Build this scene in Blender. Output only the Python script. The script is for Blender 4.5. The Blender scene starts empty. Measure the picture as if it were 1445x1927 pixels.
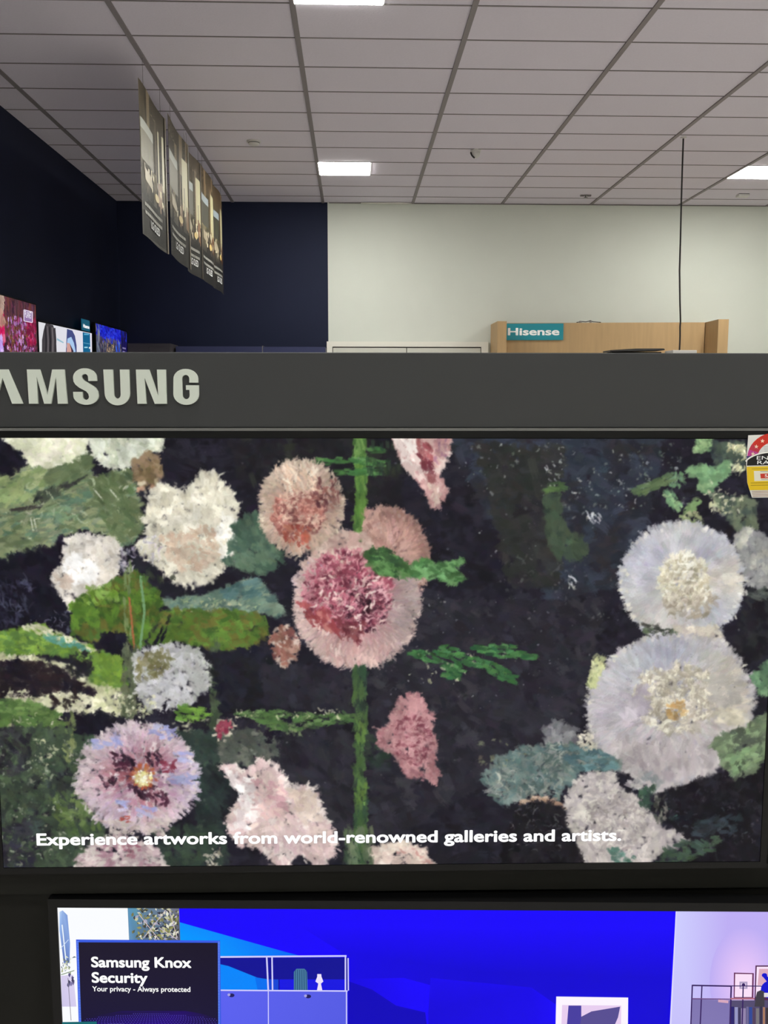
import bpy, bmesh, math, random
import numpy as np
from mathutils import Matrix, Vector

S = bpy.context.scene
COL = S.collection
R = math.radians

# ------------------------------------------------------------------ camera, world, lights, exposure
EYE = Vector((0, 0, 1.7))
cam_d = bpy.data.cameras.new('camera')
cam_d.sensor_fit = 'VERTICAL'; cam_d.sensor_height = 36.0
cam_d.lens = 1757.2 / 1927 * 36.0
cam_d.clip_start = 0.02
cam = bpy.data.objects.new('camera', cam_d); COL.objects.link(cam)
_y, _p, _r = R(1.918), R(-7.154), R(0.045)
_f = Vector((math.sin(_y) * math.cos(_p), math.cos(_y) * math.cos(_p), math.sin(_p)))
_rt = Vector((math.cos(_y), -math.sin(_y), 0)); _u = _rt.cross(_f)
_rt, _u = math.cos(_r) * _rt + math.sin(_r) * _u, -math.sin(_r) * _rt + math.cos(_r) * _u
cam.matrix_world = Matrix(((_rt.x, _u.x, -_f.x, EYE.x), (_rt.y, _u.y, -_f.y, EYE.y), (_rt.z, _u.z, -_f.z, EYE.z), (0, 0, 0, 1)))
S.camera = cam

w = bpy.data.worlds.new('world'); S.world = w; w.use_nodes = True
w.node_tree.nodes['Background'].inputs[0].default_value = (0.5, 0.5, 0.5, 1)
w.node_tree.nodes['Background'].inputs[1].default_value = 0.02

S.view_settings.view_transform = 'Standard'; S.view_settings.look = 'None'
S.view_settings.gamma = 1; S.view_settings.use_curve_mapping = False
S.view_settings.exposure = 0.0
S.cycles.max_bounces = 10; S.cycles.diffuse_bounces = 6
S.cycles.sample_clamp_indirect = 4.0

PANEL = 63.0                                     # radiance of the ceiling panels
PANEL_COL = (1.0, 0.985, 0.92)
CEIL = 4.248
WALL_Y = 12.90
LEFT_X = -3.118
RIGHT_X = 8.2
FRONT_Y = -5.6

# ------------------------------------------------------------------ helpers
def lin(c):
    c = np.asarray(c, float) / 255.0
    return np.where(c <= 0.04045, c / 12.92, ((c + 0.055) / 1.055) ** 2.4)

def mat(name, rgb, rough=0.5, metal=0.0, spec=0.5, noise=0.0, scale=20.0, stretch=(1, 1, 1), bump=0.0):
    m = bpy.data.materials.new(name); m.use_nodes = True
    nt = m.node_tree; b = nt.nodes['Principled BSDF']
    c = tuple(lin(rgb)) + (1,)
    b.inputs['Base Color'].default_value = c
    b.inputs['Roughness'].default_value = rough; b.inputs['Metallic'].default_value = metal
    b.inputs['Specular IOR Level'].default_value = spec
    if noise or bump:
        tc = nt.nodes.new('ShaderNodeTexCoord'); mp = nt.nodes.new('ShaderNodeMapping')
        mp.inputs['Scale'].default_value = stretch
        n = nt.nodes.new('ShaderNodeTexNoise'); n.inputs['Scale'].default_value = scale; n.inputs['Detail'].default_value = 5
        nt.links.new(tc.outputs['Object'], mp.inputs[0]); nt.links.new(mp.outputs[0], n.inputs['Vector'])
        if noise:
            mx = nt.nodes.new('ShaderNodeMix'); mx.data_type = 'RGBA'
            mx.inputs[6].default_value = tuple(v * (1 - noise) for v in c[:3]) + (1,)
            mx.inputs[7].default_value = tuple(min(1, v * (1 + noise)) for v in c[:3]) + (1,)
            nt.links.new(n.outputs['Fac'], mx.inputs[0]); nt.links.new(mx.outputs[2], b.inputs['Base Color'])
        if bump:
            bp = nt.nodes.new('ShaderNodeBump'); bp.inputs['Strength'].default_value = bump; bp.inputs['Distance'].default_value = 0.004
            nt.links.new(n.outputs['Fac'], bp.inputs['Height']); nt.links.new(bp.outputs[0], b.inputs['Normal'])
    return m

def emit(name, rgb, strength):
    m = bpy.data.materials.new(name); m.use_nodes = True
    b = m.node_tree.nodes['Principled BSDF']
    b.inputs['Base Color'].default_value = (0.02, 0.02, 0.02, 1)
    b.inputs['Emission Color'].default_value = tuple(rgb) + (1,)
    b.inputs['Emission Strength'].default_value = strength
    return m

def attr_mat(name, emissive, rough=0.4, spec=0.5):
    """A surface whose picture is stored in the mesh's own colour attribute (screens glow, prints do not)."""
    m = bpy.data.materials.new(name); m.use_nodes = True
    nt = m.node_tree; b = nt.nodes['Principled BSDF']
    a = nt.nodes.new('ShaderNodeAttribute'); a.attribute_name = 'picture'
    b.inputs['Roughness'].default_value = rough; b.inputs['Specular IOR Level'].default_value = spec
    if emissive:
        b.inputs['Base Color'].default_value = (0.002, 0.002, 0.002, 1)
        nt.links.new(a.outputs['Color'], b.inputs['Emission Color']); b.inputs['Emission Strength'].default_value = 1.0
    else:
        nt.links.new(a.outputs['Color'], b.inputs['Base Color'])
    return m

def link(name, me, parent=None, m=None):
    o = bpy.data.objects.new(name, me); COL.objects.link(o)
    if m is not None and not me.materials: me.materials.append(m)
    if parent is not None: o.parent = parent
    return o

def tag(o, label, cat, group=None):
    o['label'] = label; o['category'] = cat
    if group: o['group'] = group
    return o

def struct(o): o['kind'] = 'structure'; return o

def empty(name, loc=(0, 0, 0), rz=0.0):
    o = bpy.data.objects.new(name, None); COL.objects.link(o)
    o.empty_display_size = 0.1
    o.location = loc; o.rotation_euler = (0, 0, rz); return o

class MB:
    def __init__(self): self.bm = bmesh.new()
    def box(self, x0, x1, y0, y1, z0, z1):
        v = [self.bm.verts.new(p) for p in ((x0, y0, z0), (x1, y0, z0), (x1, y1, z0), (x0, y1, z0), (x0, y0, z1), (x1, y0, z1), (x1, y1, z1), (x0, y1, z1))]
        for f in ((0, 3, 2, 1), (4, 5, 6, 7), (0, 1, 5, 4), (1, 2, 6, 5), (2, 3, 7, 6), (3, 0, 4, 7)):
            self.bm.faces.new([v[i] for i in f])
        return self
    def prism(self, pts, a, b, axis='z'):
        """pts: outline in the two other axes (order xy / xz / yz), extruded from a to b."""
        def P(p, h): return {'z': (p[0], p[1], h), 'y': (p[0], h, p[1]), 'x': (h, p[0], p[1])}[axis]
        lo = [self.bm.verts.new(P(p, a)) for p in pts]; hi = [self.bm.verts.new(P(p, b)) for p in pts]
        self.bm.faces.new(lo); self.bm.faces.new(hi)
        n = len(pts)
        for i in range(n): self.bm.faces.new((lo[i], lo[(i + 1) % n], hi[(i + 1) % n], hi[i]))
        return self
    def lathe(self, prof, n=32, c=(0, 0, 0)):
        rings = []
        for r, z in prof:
            rings.append([self.bm.verts.new((c[0] + r * math.cos(2 * math.pi * k / n), c[1] + r * math.sin(2 * math.pi * k / n), c[2] + z)) for k in range(n)])
        for a, b in zip(rings, rings[1:]):
            for k in range(n): self.bm.faces.new((a[k], a[(k + 1) % n], b[(k + 1) % n], b[k]))
        self.bm.faces.new(rings[0]); self.bm.faces.new(rings[-1]); return self
    def tube(self, pts, r, n=8):
        pts = [Vector(p) for p in pts]; rings = []
        for i, p in enumerate(pts):
            t = (pts[min(i + 1, len(pts) - 1)] - pts[max(i - 1, 0)]).normalized()
            a = t.orthogonal().normalized()
            if rings: a = (prev - t * prev.dot(t)).normalized()
            prev = a; b = t.cross(a)
            rings.append([self.bm.verts.new(p + r * (math.cos(2 * math.pi * k / n) * a + math.sin(2 * math.pi * k / n) * b)) for k in range(n)])
        for a, b in zip(rings, rings[1:]):
            for k in range(n): self.bm.faces.new((a[k], a[(k + 1) % n], b[(k + 1) % n], b[k]))
        self.bm.faces.new(rings[0]); self.bm.faces.new(rings[-1]); return self
    def done(self, name, m, parent=None, bevel=0.0, smooth=False, seg=2):
        bmesh.ops.recalc_face_normals(self.bm, faces=self.bm.faces)
        if bevel:
            bmesh.ops.bevel(self.bm, geom=[e for e in self.bm.edges], offset=bevel, segments=seg, affect='EDGES', profile=0.5)
        me = bpy.data.meshes.new(name); self.bm.to_mesh(me); self.bm.free()
        if smooth: me.polygons.foreach_set('use_smooth', [True] * len(me.polygons))
        return link(name, me, parent, m)

def text_mesh(name, s, x0, x1, z0, h, m, parent, y=0.0, depth=0.0, bold=0.0, spacing=1.0, axis='x', zlift=True):
    """Lettering as a mesh: 'x0..x1' wide, capitals 'h' high on baseline z0, in the parent's x-z plane (front is -y)."""
    cu = bpy.data.curves.new(name, 'FONT'); cu.body = s; cu.size = 1.0; cu.space_character = spacing
    cu.resolution_u = 4; cu.fill_mode = 'FRONT'
    o = bpy.data.objects.new(name, cu); COL.objects.link(o)
    dg = bpy.context.evaluated_depsgraph_get(); me = bpy.data.meshes.new_from_object(o.evaluated_get(dg))
    bpy.data.objects.remove(o); bpy.data.curves.remove(cu)
    cu = bpy.data.curves.new(name, 'FONT'); cu.body = 'E'; cu.size = 1.0
    o = bpy.data.objects.new(name, cu); COL.objects.link(o)
    dg = bpy.context.evaluated_depsgraph_get(); me2 = bpy.data.meshes.new_from_object(o.evaluated_get(dg))
    capz = [v.co.y for v in me2.vertices]; cap0, cap1 = min(capz), max(capz)
    bpy.data.objects.remove(o); bpy.data.curves.remove(cu); bpy.data.meshes.remove(me2)
    if bold:
        bm = bmesh.new(); bm.from_mesh(me); src = bmesh.ops.triangulate(bm, faces=bm.faces[:])['faces']; src = bm.faces[:]
        for k in range(10):
            g = bmesh.ops.duplicate(bm, geom=src)['geom']
            for v in g:
                if isinstance(v, bmesh.types.BMVert): v.co.z += (k + 1) * 3e-5; v.co.x += bold * math.cos(k * math.pi / 5); v.co.y += bold * math.sin(k * math.pi / 5)
        bm.to_mesh(me); bm.free()
    cap0 -= bold; cap1 += bold
    xs = [v.co.x for v in me.vertices]; xa, xb = min(xs), max(xs)
    for v in me.vertices:
        X = x0 + (v.co.x - xa) / (xb - xa) * (x1 - x0); Z = z0 + (v.co.y - cap0) / (cap1 - cap0) * h
        v.co = (X, y - v.co.z, Z)
    if depth:
        bm = bmesh.new(); bm.from_mesh(me)
        r = bmesh.ops.extrude_face_region(bm, geom=list(bm.faces))
        for v in r['geom']:
            if isinstance(v, bmesh.types.BMVert): v.co.y -= depth
        bmesh.ops.recalc_face_normals(bm, faces=bm.faces); bm.to_mesh(me); bm.free()
    me.name = name
    me.materials.clear()
    return link(name, me, parent, m)

def hmap(H, x, y):
    d = H[2][0] * x + H[2][1] * y + H[2][2]
    return ((H[0][0] * x + H[0][1] * y + H[0][2]) / d, (H[1][0] * x + H[1][1] * y + H[1][2]) / d)

class Pic:
    """A flat picture made of coloured polygons laid over one another, in a plane (a, b), 20 microns to each layer."""
    def __init__(self, to, place, step=0.00003):
        self.v, self.f, self.c = [], [], []; self.to, self.place, self.step, self.k = to, place, step, 0
    def poly(self, pts, col):
        cols = [col] * len(pts) if not isinstance(col[0], (tuple, list)) else col
        i = len(self.v)
        for p in pts:
            a, b = self.to(*p); self.v.append(self.place(a, b, self.k * self.step))
        self.f.append(list(range(i, i + len(pts)))); self.c += [tuple(lin(c)) + (1,) for c in cols]; self.k += 1
        return self
    def rect(self, x0, y0, x1, y1, col): return self.poly([(x0, y0), (x1, y0), (x1, y1), (x0, y1)], col)
    def line(self, p, q, wd, col):
        d = math.hypot(q[0] - p[0], q[1] - p[1]); nx, ny = -(q[1] - p[1]) / d * wd / 2, (q[0] - p[0]) / d * wd / 2
        return self.poly([(p[0] + nx, p[1] + ny), (q[0] + nx, q[1] + ny), (q[0] - nx, q[1] - ny), (p[0] - nx, p[1] - ny)], col)
    def disc(self, cx, cy, rx, ry, col, n=20, edge=None):
        pts = [(cx + rx * math.cos(2 * math.pi * k / n), cy + ry * math.sin(2 * math.pi * k / n)) for k in range(n)]
        if edge is None: return self.poly(pts, col)
        for k in range(n):
            self.poly([(cx, cy), pts[k], pts[(k + 1) % n]], [col, edge, edge]); self.k -= 1
        self.k += 1; return self
    def done(self, name, m, parent=None):
        me = bpy.data.meshes.new(name); me.from_pydata(self.v, [], self.f)
        at = me.color_attributes.new('picture', 'FLOAT_COLOR', 'POINT')
        at.data.foreach_set('color', np.array(self.c, np.float32).ravel())
        me.update()
        return link(name, me, parent, m)

# ------------------------------------------------------------------ materials
M_TILE = mat('ceiling_tile', (213, 207, 218), 0.9, spec=0.2, noise=0.05, scale=60, bump=0.3)
M_TBAR = mat('ceiling_grid_grey', (128, 121, 123), 0.6)
M_TCROSS = mat('ceiling_gap_grey', (124, 118, 119), 0.7)
M_WHITE = mat('wall_white_paint', (210, 214, 205), 0.75, spec=0.25, noise=0.03, scale=3)
M_NAVY = mat('wall_navy_paint', (24, 30, 54), 0.7, spec=0.25, noise=0.15, scale=2)
M_FLOOR = mat('floor_vinyl', (206, 203, 197), 0.45, noise=0.08, scale=4)
M_TRIM = mat('trim_white', (226, 224, 214), 0.45)
M_DOOR = mat('door_white', (200, 200, 190), 0.5)
M_GAP = mat('gap_dark', (70, 66, 60), 0.8)
M_WOOD = mat('oak_laminate', (176, 146, 104), 0.55, noise=0.16, scale=6, stretch=(4, 4, 0.35))
M_TEAL = mat('sign_teal', (0, 136, 152), 0.4)
M_SIGNWHITE = mat('sign_white', (250, 252, 252), 0.4)
M_RACK = mat('rack_charcoal_laminate', (57, 58, 59), 0.5, spec=0.3, noise=0.05, scale=8)
M_RACKDARK = mat('rack_black_laminate', (19, 19, 15), 0.6, spec=0.2, noise=0.05, scale=9)
M_BEZEL = mat('bezel_black', (9, 9, 10), 0.4, spec=0.25)
M_LETTER = mat('letter_silver', (206, 213, 203), 0.35)
M_PLASTIC = mat('white_plastic', (205, 203, 200), 0.4)
M_DARKPL = mat('dark_plastic', (38, 36, 38), 0.5)
M_CORD = mat('black_cord', (20, 15, 18), 0.6)
M_CABINET = mat('grey_cabinet', (66, 62, 66), 0.6)
M_NAVYPANEL = mat('navy_panel', (34, 40, 78), 0.6)
M_SCREEN = attr_mat('screen_glow', True, 0.4, 0.06)
M_PRINT = attr_mat('printed_card', False, 0.5, 0.3)
M_BANNER = attr_mat('printed_banner', False, 0.48, 0.9)
M_TEXTGLOW = emit('caption_white', (1, 1, 1), 1.0)
M_TEALGLOW = emit('plate_teal', tuple(lin((10, 84, 108))), 1.0)
M_LED = emit('panel_diffuser', PANEL_COL, PANEL)
M_WIRE = mat('steel_wire', (130, 126, 124), 0.4, metal=0.8)

# ------------------------------------------------------------------ the shell of the shop
struct(MB().box(LEFT_X - .2, RIGHT_X + .2, FRONT_Y - .2, WALL_Y + .2, -0.15, 0).done('floor', M_FLOOR))
ceil = struct(MB().box(LEFT_X - .2, RIGHT_X + .2, FRONT_Y - .2, WALL_Y + .2, CEIL, CEIL + .15).done('ceiling', M_TILE))
struct(MB().box(LEFT_X - .2, LEFT_X, FRONT_Y, WALL_Y, 0, CEIL).done('wall_left', M_NAVY))
struct(MB().box(RIGHT_X, RIGHT_X + .2, FRONT_Y, WALL_Y, 0, CEIL).done('wall_right', M_WHITE))
struct(MB().box(LEFT_X - .2, RIGHT_X + .2, FRONT_Y - .2, FRONT_Y, 0, CEIL).done('wall_front', M_WHITE))
NAVY_END = -0.326
struct(MB().box(LEFT_X - .2, NAVY_END, WALL_Y, WALL_Y + .2, 0, CEIL).done('wall_back_navy', M_NAVY))
struct(MB().box(NAVY_END, RIGHT_X + .2, WALL_Y, WALL_Y + .2, 0, CEIL).done('wall_back_white', M_WHITE))

# suspended ceiling grid: main runners along the shop, cross runners across it
X0, Y0, PX, PY = -2.786, 6.502, 1.2, 0.6
g = MB()
k = -1
while X0 + PX * k < RIGHT_X:
    x = X0 + PX * k
    if x > LEFT_X: g.box(x - .019, x + .019, FRONT_Y, WALL_Y, CEIL - .010, CEIL + .002)
    k += 1
struct(g.done('trim_1', M_TBAR))
g = MB()
for j in range(-20, 12):
    y = Y0 + PY * j
    if FRONT_Y < y < WALL_Y: g.box(LEFT_X, RIGHT_X, y - .007, y + .007, CEIL - .004, CEIL + .002)
struct(g.done('trim_2', M_TCROSS))
struct(MB().box(NAVY_END + .02, RIGHT_X, WALL_Y - .012, WALL_Y, CEIL - .012, CEIL - .001).done('trim_3', M_TCROSS))
struct(MB().prism([(0.12, 4.234), (0.70, 4.229), (0.80, 4.236), (0.70, 4.246), (0.12, 4.238)], WALL_Y - .05, WALL_Y - .013, 'y').done('trim_4', M_TRIM))

# white double door in the back wall
d = struct(empty('door_1', (0.752, WALL_Y, 0)))
W2 = 1.099
f = MB().box(-W2, -W2 + .075, -.05, 0, 0, 2.416).box(W2 - .095, W2, -.05, 0, 0, 2.416).box(-W2 + .075, W2 - .095, -.05, 0, 2.348, 2.416)
f.done('door_frame', M_TRIM, d)
MB().box(-W2 + .075, W2 - .095, -.012, 0, .005, 2.348).done('door_gap', M_GAP, d)
for s in (-1, 1):
    a, b = (-W2 + .085, -.020) if s < 0 else (-.008, W2 - .105)
    lf = MB().box(a, b, -.035, -.012, .01, 2.333).done('door_leaf', M_DOOR, d)
    hx = -.09 if s < 0 else .06
    MB().box(hx, hx + .03, -.075, -.036, .95, 1.12).done('door_handle', M_WIRE, lf, bevel=.004)
o = MB().box(1.93 - .752 - .09, 1.945 - .752 - .09, -.02, 0, .0, 2.42).done('conduit', M_TRIM, d)

# ------------------------------------------------------------------ ceiling lights (4.8 m grid, plus unseen fill panels added off it)
def ceiling_light(x, y, label):
    t = empty('ceiling_light', (x, y, CEIL)); tag(t, label, 'light', 'recessed square ceiling panels')
    MB().box(-.30, .30, -.30, -.288, -.006, 0).box(-.30, .30, .288, .30, -.006, 0).box(-.30, -.288, -.288, .288, -.006, 0).box(.288, .30, -.288, .288, -.006, 0).done('frame', M_PLASTIC, t)
    MB().box(-.288, .288, -.288, .288, -.011, -.001).done('diffuser', M_LED, t)
    return t
LX, LY = (-0.386 + .302, -0.386 + 4.8 + .302), (1.40, 6.202, 11.002)
ceiling_light(LX[0], LY[2], 'glowing square ceiling panel nearest the white back wall, left of centre')
ceiling_light(LX[1], LY[2], 'glowing square ceiling panel at the right edge beside the hanging cord')
ceiling_light(LX[0], LY[1], 'glowing square ceiling panel cut by the top edge of the photo')
for n_, (x, y) in enumerate(((LX[1], LY[1]), (LX[0], LY[0]), (LX[1], LY[0]), (LX[0], LY[0] - 4.8), (LX[1], LY[0] - 4.8), (LX[1] + 2.4, LY[1] - 2.4), (LX[0] + 2.4, LY[0] - 2.4), (LX[0] - 2.4, LY[0] - 2.4))):  # the off-grid panels are unseen, added to brighten the ceiling and rack header
    ceiling_light(x, y, ('glowing square ceiling panel out of view to the upper right', 'glowing square ceiling panel above the television rack', 'glowing square ceiling panel above the aisle right of the rack',
                         'glowing square ceiling panel behind the viewer', 'glowing square ceiling panel behind the viewer to the right', 'added glowing fill panel, unseen, above the right hand aisle', 'added glowing fill panel just behind the viewer, right', 'added glowing fill panel just behind the viewer, left')[n_])

# ------------------------------------------------------------------ small things on the ceiling
t = empty('smoke_detector', (-0.99, 9.885, CEIL)); tag(t, 'flat round smoke detector on the ceiling tile left of the lit panel', 'smoke detector')
MB().lathe([(.072, 0), (.072, -.012), (.066, -.016)], 32).done('base', M_PLASTIC, t)
MB().lathe([(.056, -.016), (.056, -.024), (.050, -.040), (.030, -.046), (.001, -.046)], 32).done('cover', M_PLASTIC, t)
MB().lathe([(.058, -.0175), (.058, -.0225)], 32).done('vent_slot', M_DARKPL, t)
t = empty('ceiling_sensor', (1.298, 10.146, CEIL)); tag(t, 'small white dome camera with a dark slot on the ceiling', 'camera')
MB().lathe([(.055, 0), (.055, -.02), (.05, -.024)], 28).done('base', M_PLASTIC, t)
b = MB(); bmesh.ops.create_uvsphere(b.bm, u_segments=24, v_segments=16, radius=.047); o = b.done('dome', M_PLASTIC, t, smooth=True); o.location = (0, 0, -.040)
b = MB().tube([(-.052 + .0, -.012, -.030), (-.046, -.022, -.055), (-.032, -.030, -.076), (-.014, -.032, -.090)], .0085, 8)
b.done('lens_slot', M_DARKPL, t)
t = empty('sprinkler_head', (3.0, 12.31, CEIL)); tag(t, 'tiny metal sprinkler head on the ceiling near the back wall', 'sprinkler')
MB().lathe([(.032, 0), (.030, -.006), (.012, -.008), (.010, -.03), (.028, -.034), (.028, -.038)], 20).done('body', M_WIRE, t)
for s in (-1, 1): MB().box(s * .045 - .022, s * .045 + .022, -.02, .02, -.018, 0).done('clip', M_TBAR, t)
t = empty('junction_box', (4.996, 12.20, CEIL)); tag(t, 'small white box on the ceiling below the right hand light panel', 'detector')
MB().box(-.07, .07, -.05, .05, -.035, 0).done('case', M_PLASTIC, t, bevel=.006)
MB().box(-.068, .068, -.052, -.045, -.006, 0).done('seam', M_DARKPL, t)

# hanging cord with the ceiling rose it drops from
t = empty('power_lead', (3.30, 9.584, CEIL)); tag(t, 'thin black power cord hanging from the ceiling in front of the oak bay', 'cord')
MB().lathe([(.030, 0), (.028, -.010), (.010, -.014)], 20).done('ceiling_rose', M_PLASTIC, t)
pts = [(0, 0, -.005), (.001, 0, -.25), (.004, 0, -.6), (.010, 0, -.95), (.014, 0, -1.3), (.030, 0, -1.6), (.044, 0, -1.80), (.042, 0, -1.86), (.046, 0, -1.95), (.046, 0, -2.098)]
MB().tube(pts, .0085, 8).done('cable', M_CORD, t)

# ------------------------------------------------------------------ hanging banners, edge to edge along the aisle
def banner(y0, y1, z0, z1, bend, label, glare_wash, fold):
    t = empty('hanging_banner', (-1.60 + bend, y0, z0)); tag(t, label, 'banner', 'banners hung in a row from the ceiling')
    Wd, Hd = y1 - y0, z1 - z0
    lean = -bend * .9
    def place(u, v, k): return (lean * u + .012 * math.sin(u * 5 + y0) + .0015 + k, u * Wd, (1 - v) * Hd)
    b = MB(); n = 8
    for i in range(n):
        u0, u1 = i / n, (i + 1) / n
        p0, p1 = place(u0, 0, 0), place(u1, 0, 0)
        v = [b.bm.verts.new(q) for q in ((p0[0] - .0012, p0[1], 0), (p1[0] - .0012, p1[1], 0), (p1[0] - .0012, p1[1], Hd), (p0[0] - .0012, p0[1], Hd), (p0[0], p0[1], 0), (p1[0], p1[1], 0), (p1[0], p1[1], Hd), (p0[0], p0[1], Hd))]
        for f in ((0, 3, 2, 1), (4, 5, 6, 7), (0, 1, 5, 4), (2, 3, 7, 6), (1, 2, 6, 5), (3, 0, 4, 7)): b.bm.faces.new([v[i_] for i_ in f])
    b.done('panel', M_DARKPL, t)
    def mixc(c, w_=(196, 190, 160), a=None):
        a = glare_wash if a is None else a  # mixes a pale glare tone into the print colours, strongest on the nearer banners
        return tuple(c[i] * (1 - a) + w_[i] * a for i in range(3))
    pic = Pic(lambda u, v: (u, v), place, .00012)
    cols = 24
    stops = [(0, (238, 202, 154)), (.12, (234, 198, 150)), (.30, (228, 208, 162)), (.5, (224, 210, 166)), (.64, (166, 152, 126)), (.73, (98, 96, 92)), (1, (84, 85, 83))]
    for i in range(len(stops) - 1):
        (v0, c0), (v1, c1) = stops[i], stops[i + 1]
        if glare_wash: c0, c1 = [mixc(c, (190, 185, 158), glare_wash * (1.0 if v < .6 else .55)) for c, v in ((c0, v0), (c1, v1))]
        for s in range(n):
            pic.poly([(s / n, v0), ((s + 1) / n, v0), ((s + 1) / n, v1), (s / n, v1)], [c0, c0, c1, c1]); pic.k -= 1
    pic.k += 1
    def strip(pts, c): 
        us = [p[0] for p in pts]
        pic.poly(pts, c)
    rnd = random.Random(int(y0 * 10))
    def rect(u0, v0, u1, v1, c):
        m_ = max(1, int((u1 - u0) * n + .99))
        for s in range(m_):
            a, b_ = u0 + (u1 - u0) * s / m_, u0 + (u1 - u0) * (s + 1) / m_
            pic.rect(a, v0, b_, v1, c); pic.k -= 1
        pic.k += 1
    # a lounge: tall window light, wooden slats, a wall television, shelves and a lamp
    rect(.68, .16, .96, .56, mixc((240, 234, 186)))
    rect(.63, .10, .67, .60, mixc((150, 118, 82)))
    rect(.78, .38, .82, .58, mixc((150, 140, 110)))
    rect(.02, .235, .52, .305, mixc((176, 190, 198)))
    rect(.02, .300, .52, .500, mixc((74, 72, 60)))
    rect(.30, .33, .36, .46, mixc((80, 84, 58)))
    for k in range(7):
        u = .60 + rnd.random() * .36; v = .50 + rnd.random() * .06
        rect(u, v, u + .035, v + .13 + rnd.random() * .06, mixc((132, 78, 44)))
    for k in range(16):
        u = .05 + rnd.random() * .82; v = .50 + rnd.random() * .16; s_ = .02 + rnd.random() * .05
        pic.poly([(u, v), (u + s_, v - .008 + rnd.random() * .02), (u + s_ * .9, v + .03 + rnd.random() * .03), (u + .01, v + .04)], mixc((250, 240, 204) if rnd.random() < .65 else (120, 104, 84), a=glare_wash * .4))
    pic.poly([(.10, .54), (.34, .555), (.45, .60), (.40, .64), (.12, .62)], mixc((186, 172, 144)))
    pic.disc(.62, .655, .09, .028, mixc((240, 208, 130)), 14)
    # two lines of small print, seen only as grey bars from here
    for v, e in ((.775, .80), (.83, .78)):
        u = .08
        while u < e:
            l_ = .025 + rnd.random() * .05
            rect(u, v, min(u + l_, e), v + .022, mixc((168, 168, 162), a=glare_wash * .3)); u += l_ + .014
    rect(.955, 0, .995, 1, mixc((96, 84, 66), a=glare_wash * .5))
    pic.done('print', M_BANNER, t)
    # maker's line, standing on its own in the dark foot of the banner
    tm = text_mesh('lettering', 'LG OLED', .28, .68, .080, .055, M_SIGNWHITE, t, bold=.02)
    for v in tm.data.vertices: v.co = Vector(place(v.co.x, 1 - v.co.z, .0075 - v.co.y)) 
    for u in (.15, .85):
        p = place(u, 0, 0)
        MB().tube([(p[0], p[1], Hd), (p[0], p[1], CEIL - z0)], .0016, 6).done('hanging_wire', M_WIRE, t)
    return t
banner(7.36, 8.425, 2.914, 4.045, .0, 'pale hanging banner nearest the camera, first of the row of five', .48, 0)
banner(8.44, 9.48, 2.920, 4.10, .01, 'pale glare-washed hanging banner, second of the row from the camera', .46, 0)
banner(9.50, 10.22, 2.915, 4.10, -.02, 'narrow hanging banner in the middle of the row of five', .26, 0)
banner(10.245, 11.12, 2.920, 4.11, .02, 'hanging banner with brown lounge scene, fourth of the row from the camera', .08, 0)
banner(11.14, 11.92, 2.935, 4.11, .0, 'dark hanging banner farthest from the camera, last of the row of five', .0, 0)

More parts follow.
